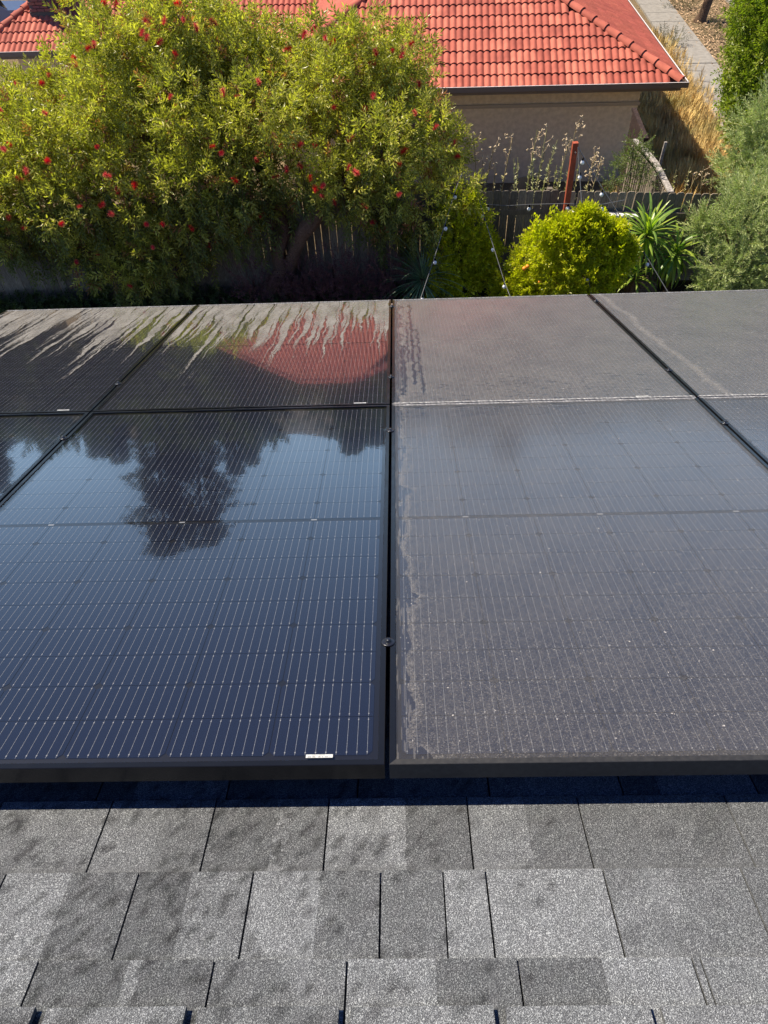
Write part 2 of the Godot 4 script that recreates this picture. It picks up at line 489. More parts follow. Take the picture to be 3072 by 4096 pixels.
func solar_array():
	# shared meshes
	var fr := MB.new()
	var prof := [Vector2(0, -.0009), Vector2(.0009, 0), Vector2(.0112, 0), Vector2(.012, -.0028), Vector2(.0025, -.0028), Vector2(.0025, -.033), Vector2(.028, -.033), Vector2(.028, -.035), Vector2(0, -.035)]
	var rails := []
	for side in 4:
		var m := MB.new()
		var hx := PW / 2
		var hz := PL / 2
		for k in prof.size():
			var p: Vector2 = prof[k]
			var q: Vector2 = prof[(k + 1) % prof.size()]
			var c := []
			for s in [p, q]:
				match side:
					0: c.append([Vector3(-hx + s.x, s.y, hz - s.x), Vector3(hx - s.x, s.y, hz - s.x)])
					1: c.append([Vector3(hx - s.x, s.y, hz - s.x), Vector3(hx - s.x, s.y, -hz + s.x)])
					2: c.append([Vector3(hx - s.x, s.y, -hz + s.x), Vector3(-hx + s.x, s.y, -hz + s.x)])
					3: c.append([Vector3(-hx + s.x, s.y, -hz + s.x), Vector3(-hx + s.x, s.y, hz - s.x)])
			m.quad(c[0][0], c[0][1], c[1][1], c[1][0])
		rails.append(m.mesh())
	var pane := MB.new()
	pane.quad(Vector3(-PW / 2 + .0115, 0, PL / 2 - .0115), Vector3(PW / 2 - .0115, 0, PL / 2 - .0115), Vector3(PW / 2 - .0115, 0, -PL / 2 + .0115), Vector3(-PW / 2 + .0115, 0, -PL / 2 + .0115))
	var pane_mesh := pane.mesh()
	var cell := MB.new()
	var hw := .091
	var ch := .009
	var hh := .0455
	var cp := [Vector3(-hw, 0, hh), Vector3(hw, 0, hh), Vector3(hw, 0, -hh + ch), Vector3(hw - ch, 0, -hh), Vector3(-hw + ch, 0, -hh), Vector3(-hw, 0, -hh + ch)]
	for k in range(1, 5): cell.tri(cp[0], cp[k], cp[k + 1])
	var cell_mesh := cell.mesh()
	var cells := []
	var wires := MB.new()
	for j in 18:
		var z := (j - 8.5) * .0925 + (.007 if j > 8 else -.007)
		for i in 6:
			var x := (i - 2.5) * .184
			cells.append(Transform3D(Basis(Vector3.UP, PI if j % 2 else 0.0), Vector3(x, -.0066, z)))
			for b in 10:
				var bx := x + (b - 4.5) * .0182
				var y := Vector3(bx, -.0062, z)
				wires.quad(y + Vector3(-.00028, 0, .0445), y + Vector3(.00028, 0, .0445), y + Vector3(.00028, 0, -.0445), y + Vector3(-.00028, 0, -.0445))
				for q in 5:
					var zz := (q - 2) * .0195
					var s := .0011 if absi(q - 2) == 2 else .0005
					wires.quad(y + Vector3(-s, .0001, zz + s * 1.3), y + Vector3(s, .0001, zz + s * 1.3), y + Vector3(s, .0001, zz - s * 1.3), y + Vector3(-s, .0001, zz - s * 1.3))
	for x in [-.368, 0.0, .368]:
		wires.quad(Vector3(x - .008, -.006, .003), Vector3(x + .008, -.006, .003), Vector3(x + .008, -.006, -.003), Vector3(x - .008, -.006, -.003))
	var wire_mesh := wires.mesh()
	var back := MB.new()
	back.box(Vector3(0, -.0105, 0), Vector3(PW - .006, .006, PL - .006))
	var back_mesh := back.mesh()
	# dust as it lies on each panel
	var n := noise
	var streak := func(sd: float, reach: float): return func(u: float, v: float):
		var t := 1.0 - v
		var wob := n.get_noise_2d(u * 9 + sd, t * 4) * .020 + n.get_noise_2d(u * 40 + sd, t * 22) * .004
		var len := reach * (1.0 + .55 * n.get_noise_2d(u * 3.1 + sd, 7) + .5 * n.get_noise_2d((u + wob) * 26 + sd, 3))
		var band := n.get_noise_2d((u + wob) * 34 + sd * 2, t * .6) + .45 * n.get_noise_2d((u + wob) * 85 + sd, t * 1.5)
		var dry := band - (-.42 + 1.05 * pow(clampf(t / len, 0, 2), 1.6) + .25 * n.get_noise_2d(u * 120, t * 60) * clampf(t / len, 0, 1))
		var g := rng.randf()
		var a := .02 + smoothstep(-.05, .14, dry) * (.56 + .34 * n.get_noise_2d(u * 14 + sd, t * 6) + .2 * n.get_noise_2d(u * 60, t * 60) + .14 * g)
		a = clampf(a, .01, .95)
		return Color(.43 + .05 * g, .42 + .05 * g, .40 + .05 * g, a)
	var film := func(sd: float, base: float, edge: bool, grit: float): return func(u: float, v: float):
		var g := rng.randf()
		var a := base * (1.0 + .22 * n.get_noise_2d(u * 5 + sd, v * 7) + .25 * n.get_noise_2d(u * 45 + sd, v * 60)) + base * grit * (1.5 * (g - .5) + (2.8 if g > .95 else 0.0))
		var k := .56
		if edge:
			var d := u - .022 - .018 * n.get_noise_2d(3, v * 9 + sd) - .008 * n.get_noise_2d(u * 60, v * 40)
			if n.get_noise_2d(u * 6 + 5, v * 6 + sd) > .12: d -= .035 * clampf(n.get_noise_2d(8, v * 14 + sd) * 2, 0, 1)
			if d < 0:
				a = .05 if n.get_noise_2d(u * 130, v * 11 + sd) < .28 else .17
				k = .62
			elif d < .012: a += .14 * g
		if sd == 61.0:
			var sm := absf(u - .045 - .05 * (1.0 - v) - .03 * n.get_noise_2d(v * 4, 2)) - .014 * n.get_noise_2d(v * 40, u * 90)
			if sm < .018: a += .12 * (1.0 if sm < .008 else .5) * (.6 + .8 * g)
		if sd == 23.0 and v > .93 and u < .62 and n.get_noise_2d(u * 9, v * 190) > .36 - .2 * (1.0 if u < .1 else 0.0): a = .01
		if sd == 5.0 and v < .17 and n.get_noise_2d(u * 14 + v * 30, v * 110) > .42: a = .03
		if n.get_noise_2d(u * 70 + sd * 3, v * 106) > .66: a = .75; k = .78
		return Color(k + .06 * g, k - .015 + .06 * g, k - .035 + .06 * g, clampf(a, .01, .95))
	var trails := func(sd: float): 
		var under: Callable = film.call(sd, .20, true, .3)
		return func(u: float, v: float):
			var c: Color = under.call(u, v)
			for q in [[.075, .12, .93, .011], [.10, .05, .62, .008], [.035, .05, .45, .013], [.055, .3, .7, .006]]:
				var x: float = q[0] + .012 * n.get_noise_2d(v * 16, q[0] * 50) + .006 * n.get_noise_2d(v * 60, q[0] * 90)
				if v > q[1] and v < q[2] and absf(u - x) < q[3] * (.6 + .6 * n.get_noise_2d(v * 30, q[0] * 70 + 9)): c.a = .03
			return c
	var look := {}
	look[Vector2i(0, 1)] = [M.glass, dust_mat(dust_image(420, 640, streak.call(11.0, .72)))]
	look[Vector2i(1, 1)] = [M.glass, dust_mat(dust_image(420, 640, streak.call(37.0, .64)))]
	look[Vector2i(2, 1)] = [M.glass_rough, dust_mat(dust_image(420, 640, trails.call(5.0)))]
	look[Vector2i(3, 1)] = [M.glass_rough, dust_mat(dust_image(420, 640, film.call(61.0, .19, false, .3)))]
	look[Vector2i(2, 0)] = [M.glass_rough, dust_mat(dust_image(700, 1060, film.call(23.0, .115, true, .55)))]
	look[Vector2i(3, 0)] = [M.glass_rough, dust_mat(dust_image(420, 640, film.call(71.0, .10, false, .5)))]
	var words := [
		["black solar panel at the array's left end, streaked with drying dust", "clean black solar panel mirroring trees, left of the tall conifer's reflection"],
		["black solar panel with dust streaks and the red roof mirrored in its wet glass", "clean black solar panel mirroring a tall conifer and blue sky, nearest the shingles"],
		["dusty grey solar panel with two thin wet trails down its left edge", "dusty grey solar panel beside the shingles with wiped patches along its left frame"],
		["dusty grey solar panel with a pale diagonal smear, at the garden edge of the array", "dusty grey solar panel on the shingle side, beyond the wiped dusty one"]]
	for col in 4:
		for row in 2:
			var key := Vector2i(col, row)
			var ctr := Vector3((col - 1.5) * 1.154, 0, -(.861 + row * 1.742))
			var o := thing("solar_panel", words[col][1 - row], "solar panel", roof_origin() + roof_basis() * ctr, roof_basis(), "solar panels on the shingle roof")
			for s in 4: part(o, "frame_rail", rails[s], M.alu_lit_dusty if (col > 1 and (s == 2 or (s == 0 and row == 1))) or (row == 1 and s == 2) else (M.alu_dusty if col > 1 and s == 0 else M.alu))  # seam and far rails take the colour with the lit lip painted in
			part(o, "backsheet", back_mesh, M.back)
			for tr in cells: part(o, "cell", cell_mesh, M.cell, tr)
			part(o, "busbar_wires", wire_mesh, M.wire, Transform3D(), "stuff")
			var lk = look.get(key, [M.glass, null])
			var gl := part(o, "glass", pane_mesh, lk[0], Transform3D(Basis(), Vector3(0, -.0026, 0)))
			if lk[1]: part(gl, "dust", pane_mesh, lk[1], Transform3D(Basis(), Vector3(0, .0006, 0)))
			# white barcode sticker at the lower edge
			var st := MB.new()
			var sx := (.459 if col < 2 else -.1) if col != 2 else .38
			st.box(Vector3(sx, -.0021, .8445), Vector3(.047, .0006, .0075))
			var sk := part(o, "sticker", st, M.sticker)
			var bars := MB.new()
			for q in 26:
				if rng.randf() < .6: bars.box(Vector3(sx - .0195 + q * .0015, -.0017, .8462), Vector3(rf(.0004, .0011), .0003, .0022))
			for q in 16:
				if rng.randf() < .8: bars.box(Vector3(sx - .012 + q * .0015, -.0017, .8425), Vector3(.0009, .0003, .0008))
			part(sk, "barcode", bars, M.print)
	# clamps in the gaps
	var wash := MB.new()
	wash.lathe([Vector2(0, .0002), Vector2(.0135, .0002), Vector2(.014, .0012), Vector2(.0132, .0024), Vector2(.0075, .0028), Vector2(0, .0028)], 20)
	var hexa := MB.new()
	hexa.lathe([Vector2(.0068, .0028), Vector2(.0068, .0036), Vector2(.0058, .0038), Vector2(.0056, .0085), Vector2(.0046, .0094), Vector2(0, .0094)], 6)
	var stem := MB.new()
	stem.lathe([Vector2(.004, -.045), Vector2(.004, .0004)], 8)
	var near := {-1: "between the two streaked panel columns", 0: "in the gap between clean and dusty panels", 1: "between the two dusty panel columns"}
	for g in [-1, 0, 1]:
		for v in [.3195, 1.47, 2.052, 3.295]:
			var where: String = {.3195: "near the shingles", 1.47: "just before the cross seam", 2.052: "just past the cross seam", 3.295: "at the garden edge"}[v]
			var o := thing("panel_clamp", "bolt and washer %s, %s" % [near[g], where], "clamp", roof_origin() + roof_basis() * Vector3(g * 1.154, .0004, -v), roof_basis(), "mid clamps in the panel gaps")
			part(o, "washer", wash, M.steel)
			part(o, "bolt_head", hexa, M.steel)
			part(o, "bolt_shank", stem, M.steel)
	for v in [.3195, 1.47, 2.052, 3.295]:
		var o := thing("mounting_rail", "dark aluminium rail under the solar panels, seen through the gap", "rail", roof_origin() + roof_basis() * Vector3(0, -.036, -v), roof_basis(), "mounting rails under the array")
		var m := MB.new()
		m.box(Vector3(0, -.02, 0), Vector3(4.64, .04, .035))
		part(o, "rail_bar", m, M.alu)
		for k in 5:
			var f := MB.new()
			f.box(Vector3(-2.0 + k, -.0405 - .0165, 0), Vector3(.05, .033, .06))
			part(o, "foot", f, M.alu)

# ---------------------------------------------------------------- the tiled house
const EX := .343          # tile exposure
const EAVE := 1.78
const HB := 3.49          # how far the main eave stands back from the wing's
var house: Node3D
var slope := 0.46374      # front pitch, 26.57 degrees
func tile_mesh(barrels: int) -> ArrayMesh:
	var m := MB.new()
	var rows := [0.0, .06, .41]
	var pts := []
	var w := 10 * barrels + 1
	var cs := []
	var top := []
	for r in rows:
		for i in w:
			var a := fposmod(i / 10.0, 1.0)
			var y := .034 * pow(maxf(0.0, sin(PI * clampf((a - .13) / .80, 0, 1))), .72)
			var lift: float = .030 * (1.0 - r / .41)
			top.append(Vector3((i / 10.0) * .15 - .075 * barrels, y + lift + .010, -r))
	m.grid(top, w)
	for i in w - 1:
		var a: Vector3 = top[i]
		var b: Vector3 = top[i + 1]
		m.quad(a + Vector3(0, -.014, 0), b + Vector3(0, -.014, 0), b, a)
	for s in [0, w - 1]:
		var a: Vector3 = top[s]
		var b: Vector3 = top[2 * w + s]
		m.quad(a + Vector3(0, -.016, 0), b + Vector3(0, -.016, 0), b, a)
	return m.mesh()
func cap_mesh(len: float, r0: float, r1: float) -> ArrayMesh:   # runs along -z, butt at z = 0
	var m := MB.new()
	var pts := []
	for s in 3:
		for i in 11:
			var a := PI - PI * i / 10.0
			var r := lerpf(r0, r1, s / 2.0)
			pts.append(Vector3(cos(a) * r, sin(a) * r * .8, -len * s / 2.0))
	m.grid(pts, 11)
	var inner := []
	for i in 11:
		var a := PI - PI * i / 10.0
		inner.append(Vector3(cos(a) * (r0 - .014), sin(a) * (r0 - .014) * .8, 0))
	for i in 10: m.quad(inner[i], inner[i + 1], pts[i + 1], pts[i])
	var ins := []
	for s in 2:
		for i in 11:
			var a := PI * i / 10.0
			ins.append(Vector3(cos(a) * (r0 - .014), sin(a) * (r0 - .014) * .8, -len * .5 * s))
	m.grid(ins, 11)
	return m.mesh()

# lays tiles on a plane: o eave origin, ax along the eave to the right seen from outside, upv up the slope; inside(a, s) says whether (metres along, metres up) is on the roof
func lay(o: Vector3, ax: Vector3, upv: Vector3, a0: float, a1: float, smax: float, inside: Callable, deck: Node, single: Callable, name := "tile"):
	var bs := Basis(ax, ax.cross(-upv) * -1.0, -upv)
	bs = Basis(ax, (-upv).cross(ax), -upv)
	var full := tile_mesh(2)
	var half := tile_mesh(1)
	var rest := []
	var rest_h := []
	var rc := []
	var rhc := []
	var row := 0
	while row * EX < smax:
		var s := row * EX
		var a := a0
		while a < a1:
			var ok_l: bool = inside.call(a + .02, s + .1) and inside.call(a + .02, s + .3)
			var ok_r: bool = inside.call(a + .28, s + .1) and inside.call(a + .28, s + .3)
			var tone := rf(.86, 1.04)
			var col := Color(tone, tone * rf(.96, 1.03), tone)
			var place := Transform3D(bs * Basis(Vector3.RIGHT, rf(-.008, .008)) * Basis(Vector3.UP, rf(-.010, .010)), o + ax * (a + .15) + upv * (s - .04))
			if ok_l and ok_r:
				if single.call(a, s): tile_part(deck, name, full, place, col)
				else: rest.append(place); rc.append(col)
			elif ok_l or ok_r:
				place.origin += ax * (-.075 if ok_l else .075)
				if single.call(a, s): tile_part(deck, name, half, place, col)
				else: rest_h.append(place); rhc.append(col)
			a += .30
		row += 1
	if rest: many(deck, name + "s", full, M.tile, rest, rc)
	if rest_h: many(deck, "half_" + name + "s", half, M.tile, rest_h, rhc)
var tile_mats := []
func tile_part(deck, called, mesh, place, col):
	if tile_mats.is_empty():
		for k in 5:
			var m: StandardMaterial3D = M.tile.duplicate()
			var c: Color = lin(.52, .135, .088)
			m.albedo_color = Color(c.r * (.88 + .045 * k), c.g * (.84 + .07 * k), c.b * (.84 + .07 * k))
			m.vertex_color_use_as_albedo = false
			tile_mats.append(m)
	part(deck, called, mesh, tile_mats[rng.randi() % 5], place)

func caps(deck: Node, a: Vector3, b: Vector3, singles: int):
	var d := (b - a).normalized()
	var n := int(a.distance_to(b) / .36) + 1
	var m := cap_mesh(.43, .125, .10)
	var z := -d
	var x := Vector3.UP.cross(z).normalized()
	var bs := Basis(x, z.cross(x), z)
	var rest := []
	var rc := []
	for k in n:
		var tr := Transform3D(bs * Basis(Vector3.RIGHT, -.035), a + d * (k * .36) + Vector3(0, .035, 0))
		if k < singles: tile_part(deck, "hip_cap", m, tr, Color.WHITE)
		else: rest.append(tr); rc.append(Color(1, 1, 1))
	if rest: many(deck, "hip_caps", m, M.tile, rest, rc)

func neighbour_house():
	var bs := Basis(Vector3(.99938, 0, .03522), Vector3.UP, Vector3(-.03522, 0, .99938))
	house = thing("tiled_house", "low beige stucco house with red barrel tile hip roof behind the fence", "house", Vector3(6.316 + .0347, 0, -17.73), bs)
	var g0 := -.75
	# walls (local: x along the eave to the right, -z away)
	var w := MB.new()
	w.box(Vector3(-4.86, (1.62 + g0) / 2, -9.0), Vector3(8.4, 1.62 - g0, 16.7))
	w.box(Vector3(-12.9, (1.62 + g0) / 2, -10.8), Vector3(7.64, 1.62 - g0, 13.2))
	part(house, "wall", w, M.stucco)
	var tb := MB.new()
	tb.box(Vector3(-4.86, 1.16, -.632), Vector3(8.46, .075, .03))
	part(house, "trim_board", tb, M.trim)
	var sof := MB.new()
	sof.box(Vector3(-4.86, 1.645, -9.0), Vector3(9.68, .03, 17.9))
	sof.box(Vector3(-13.6, 1.645, -10.8), Vector3(7.76, .03, 14.5))
	part(house, "soffit", sof, M.trim)
	var fa := MB.new()
	fa.box(Vector3(-4.85, 1.70, .012), Vector3(9.7, .16, .03))
	fa.box(Vector3(.012, 1.70, -9.0), Vector3(.03, .16, 17.98))
	fa.box(Vector3(-13.6, 1.70, -HB + .012), Vector3(7.8, .16, .03))
	part(house, "fascia", fa, M.fascia)
	for q in [[Vector3(-4.82, 1.755, .075), Vector3(9.9, .1, .10)], [Vector3(.075, 1.755, -9.0), Vector3(.1, .1, 18.15)], [Vector3(-13.65, 1.755, -HB + .075), Vector3(7.75, .1, .10)]]:
		var gt := MB.new()
		var c: Vector3 = q[0]
		var z: Vector3 = q[1]
		gt.box(c + Vector3(0, -.045, 0), Vector3(z.x, .012, z.z))
		if z.x > z.z:
			gt.box(c + Vector3(0, 0, z.z / 2), Vector3(z.x, .1, .008))
			gt.box(c + Vector3(0, .052, z.z / 2 - .004), Vector3(z.x, .008, .022))
		else:
			gt.box(c + Vector3(z.x / 2, 0, 0), Vector3(.008, .1, z.z))
			gt.box(c + Vector3(z.x / 2 - .004, .052, 0), Vector3(.022, .008, z.z))
		var gu := part(house, "gutter", gt, M.fascia)
		var lip := MB.new()
		if z.x > z.z: lip.box(c + Vector3(0, .059, z.z / 2 - .004), Vector3(z.x, .005, .024))
		else: lip.box(c + Vector3(z.x / 2 - .004, .059, 0), Vector3(.024, .005, z.z))
		part(gu, "gutter_lip", lip, M.gutter)
	# roof planes
	var ct := cos(slope)
	var st := sin(slope)
	var tan_s := tan(slope)
	var kr := .447             # rise of the side slopes per metre
	var y0 := EAVE - .01
	var deck := MB.new()
	var apex_b := 4.85 * kr / tan_s
	var A := Vector3(-4.85, y0 + 4.85 * kr, -apex_b)
	var zr := 7.42             # main ridge, back from the main eave
	var ry := y0 + zr * tan_s
	var RL := Vector3(-10.8, ry, -HB - zr)
	var RR := Vector3(-ry / kr + y0 / kr, ry, -HB - zr)
	var back := -HB - 2 * zr
	var dn := Vector3(0, -.03, 0)
	deck.tri(Vector3(-9.7, y0, 0) + dn, Vector3(0, y0, 0) + dn, A + dn)                                                          # wing front
	deck.quad(Vector3(0, y0, 0) + dn, Vector3(0, y0, back) + dn, RR + dn, A + dn)                                             # right
	deck.quad(Vector3(-17.5, y0, -HB) + dn, Vector3(-4.0, y0, -HB) + dn, RR + dn, RL + dn)                                     # main front
	var W := Vector3(-4.85, A.y, -HB - (A.y - y0) / tan_s)
	deck.quad(Vector3(-9.7, y0, -HB) + dn, Vector3(-9.7, y0, 0) + dn, A + dn, W + dn)                                          # wing left
	deck.tri(Vector3(-17.5, y0, back) + dn, Vector3(-17.5, y0, -HB) + dn, RL + dn)
	deck.quad(Vector3(0, y0, back) + dn, Vector3(-17.5, y0, back) + dn, RL + dn, RR + dn)
	var roof := part(house, "roof", deck, M.tiledeck)
	var upf := Vector3(0, st, -ct)
	var hs := 1.0              # hip runs one metre along for each metre up the front slope
	lay(Vector3(0, y0, .02), Vector3.RIGHT, upf, -9.7, 0, 4.9, func(a, s): return s < 4.85 and a > -9.7 + s * hs - .1 and a < -s * hs + .1, roof, func(a, s): return s < 8.5 * EX and a > -6.9)
	var kn := Vector2(1, kr).normalized()
	lay(Vector3(.02, y0, 0), Vector3(0, 0, -1), Vector3(-kn.x, kn.y, 0), 0, 14, 8, func(a, s): return a > s * kn.x * .894 - .1 and s * kn.x < 4.85 + maxf(0, a - apex_b) * .5 and s * kn.x < 8.2, roof, func(_a, _s): return false, "side_tile")
	lay(Vector3(-9.72, y0, 0), Vector3(0, 0, 1), Vector3(kn.x, kn.y, 0), -9, 0, 5.4, func(a, s): return -a > s * kn.x * .894 - .1 and s * kn.x < 4.85 and -a < HB + s * kn.y / tan_s + .1, roof, func(_a, _s): return false, "wing_tile")
	lay(Vector3(0, y0, -HB + .02), Vector3.RIGHT, upf, -17.7, -.1, 8.3, func(a, s): return a > -17.5 + s * ct * .9 - .1 and a < -s * st / kr + .1 and (a < -9.7 + s * st / kr or s * st > A.y - y0), roof, func(a, s): return s < 5.5 * EX and a < -13.4, "main_tile")
	caps(roof, Vector3(0, y0, 0), A, 9)
	caps(roof, Vector3(-9.7, y0, 0), A, 0)
	caps(roof, Vector3(-17.5, y0, -HB), RL, 6)
	caps(roof, A, Vector3(-4.85, A.y, -HB - (A.y - y0) / tan_s), 0)
	caps(roof, RL, RR, 0)
	caps(roof, Vector3(0, y0, back), RR, 0)
	# chimney: brick stack through the main slope
	var ch := Node3D.new()
	ch.name = "chimney"
	house.add_child(ch)
	ch.position = Vector3(-15.78, 0, -HB - 1.03)
	var core := MB.new()
	core.box(Vector3(0, 2.6, -.36), Vector3(.60, 2.4, .70))
	part(ch, "mortar", core, M.mortar)
	var fl := MB.new()
	fl.box(Vector3(0, 2.25, -.33), Vector3(.66, .34, .70))
	part(ch, "flashing", fl, M.flashing)
	var bm := MB.new()
	bm.box(Vector3(0, 0, 0), Vector3(.19, .062, .09))
	var brick := bm.mesh()
	var bmats := []
	for k in 4:
		var q: StandardMaterial3D = M.brick.duplicate()
		q.albedo_color = lin(.30 - .03 * k, .13 - .01 * k, .10)
		bmats.append(q)
	for r in 17:
		for c in 4:
			var x := -.30 + (c + (.5 if r % 2 else 0.0)) * .203
			if x + .19 > .34: continue
			part(ch, "brick", brick, bmats[rng.randi() % 4], Transform3D(Basis(), Vector3(x + .10, 2.465 + r * .075, .0)))
		for s in [-1, 1]:
			for c in 3: part(ch, "brick", brick, bmats[rng.randi() % 4], Transform3D(Basis(Vector3.UP, PI / 2), Vector3(s * .28, 2.465 + r * .075, -.16 - c * .203)))

# ---------------------------------------------------------------- fence, post, side yard
func fence_y(x: float) -> float: return 1.815 - .055 * maxf(0, x - 2.2)
func fence_h(x: float) -> float: return 12.5 + .012 * x
func back_fence():
	var o := thing("board_fence", "weathered dark dog-eared board fence between the garden and the tiled house", "fence", Vector3(0, 0, -12.5))
	var variants := []
	for k in 3:
		var m := MB.new()
		var hw: float = [.0655, .067, .0645][k]
		var c: float = [.022, .028, .018][k]
		var p := [Vector2(-hw, 0), Vector2(hw, 0), Vector2(hw, 1.83 - c), Vector2(hw - c, 1.83), Vector2(-hw + c, 1.83), Vector2(-hw, 1.83 - c)]
		for s in [0, 1]:
			for q in range(1, 5):
				var a := Vector3(p[0].x, p[0].y, .009)
				var b := Vector3(p[q].x, p[q].y, .009)
				var d := Vector3(p[q + 1].x, p[q + 1].y, .009)
				if s: m.tri(a - Vector3(0, 0, .018), d - Vector3(0, 0, .018), b - Vector3(0, 0, .018))
				else: m.tri(a, b, d)
		for q in 6:
			var a := Vector3(p[q].x, p[q].y, .009)
			var b := Vector3(p[(q + 1) % 6].x, p[(q + 1) % 6].y, .009)
			m.quad(a - Vector3(0, 0, .018), b - Vector3(0, 0, .018), b, a)
		variants.append(m.mesh())
	var x := -9.0
	while x < 9.0:
		var lean := .02 * noise.get_noise_2d(x * .7, 3) + rf(-.006, .006) - (.03 if x > 3.1 and x < 6 else 0.0)
		var top := fence_y(x) + rf(-.012, .012)
		part(o, "board", variants[rng.randi() % 3], M.fence[rng.randi() % 4], Transform3D(Basis(Vector3.BACK, lean), Vector3(x + .9 * lean, top - 1.83, -fence_h(x) + 12.5 + rf(-.004, .004))))
		x += (.1427 if x > 1.2 else .1352) + rf(-.002, .004)
	for q in [[-9.0, 2.95, -.032], [3.05, 9.0, .036]]:
		for y in [.35, 1.38]:
			var m := MB.new()
			m.beam(Vector3(q[0], y + .09 - .055 * maxf(0, q[0] - 2.2), q[2]), Vector3(q[1], y + .09 - .055 * maxf(0, q[1] - 2.2), q[2] - .012 * 0), .05, .088)
			part(o, "rail", m, M.fence[1])
	var sh := MB.new()
	sh.beam(Vector3(3.03, 1.46, .105), Vector3(4.25, 1.36, .105), .16, .03)
	tag(part(o, "ledge", sh, M.sunlit_wood), "ledge board fixed along the fence, coloured pale as if sunlit")
	for k in 5:
		var m := MB.new()
		m.box(Vector3(-7.5 + k * 3.4, .9, -.1), Vector3(.09, 1.8, .09))
		part(o, "post", m, M.fence[0])
	# red-brown post that carries the string lights
	var pm := MB.new()
	pm.box(Vector3(0, 1.32, 0), Vector3(.088, 2.64, .088))
	var po := thing("wooden_post", "tall red-brown square post standing against the board fence", "post", Vector3(2.99, 0, -12.34), Basis(Vector3.BACK, .012))
	part(po, "post_shaft", pm, M.redwood)
	var hk := MB.new()
	hk.tube([Vector3(0, 2.52, .044), Vector3(0, 2.52, .085), Vector3(0, 2.49, .1)], [.006, .006, .005], 6)
	part(po, "hook", hk, M.steel)

func stalk(called, label, base: Vector3, top: Vector3, green: float, head: int, group: String):
	var o := thing(called, label, "weed", base, Basis(), group)
	var d := top - base
	var pts := []
	var rad := []
	var bend := Vector3(rf(-.06, .06), 0, rf(-.05, .05)) * d.length()
	for k in 7:
		var s := k / 6.0
		pts.append(d * s + bend * sin(PI * s))
		rad.append(lerpf(.018, .006, s))
	var m := MB.new()
	m.tube(pts, rad, 5, Color(.30, .22, .12).lerp(Color(.24, .26, .10), green))
	part(o, "stem", m, M.straw)
	var lf := MB.new()
	var n := int(150 * green + 50)
	for k in n:
		var s := pow(rng.randf(), 1.3) * (.75 if head else .95)
		var p := d * s + bend * sin(PI * s)
		var a := rf(0, TAU)
		var dir := Vector3(cos(a), rf(.2, 1.3), sin(a)).normalized()
		var l := rf(.05, .12) * (1.2 - s * .6)
		var side := dir.cross(Vector3.UP).normalized() * l * .2
		var col := Color(.5, .40, .2).lerp(Color(.38, .42, .2), clampf(green + rf(-.3, .3), 0, 1))
		lf.tri(p, p + dir * l * .5 + side, p + dir * l, col)
		lf.tri(p, p + dir * l, p + dir * l * .5 - side, col)
	part(o, "leaves", lf, M.needle, Transform3D(), "stuff")
	if head:
		var h := MB.new()
		for k in head:
			var a := rf(0, TAU)
			var s := rf(.78, 1.0)
			var p := d * s + bend * sin(PI * s)
			var q := p + Vector3(cos(a) * rf(.05, .15), rf(.05, .17), sin(a) * rf(.05, .15))
			h.tube([p, p.lerp(q, .6) + Vector3(0, -.015, 0), q], [.006, .005, .004], 4, Color(.42, .32, .2))
			for j in 3:
				var e := q + rdir() * .03
				h.tube([q, e], [.005, .011], 4, Color(.5, .4, .26))
		part(o, "seed_head", h, M.straw, Transform3D(), "stuff")

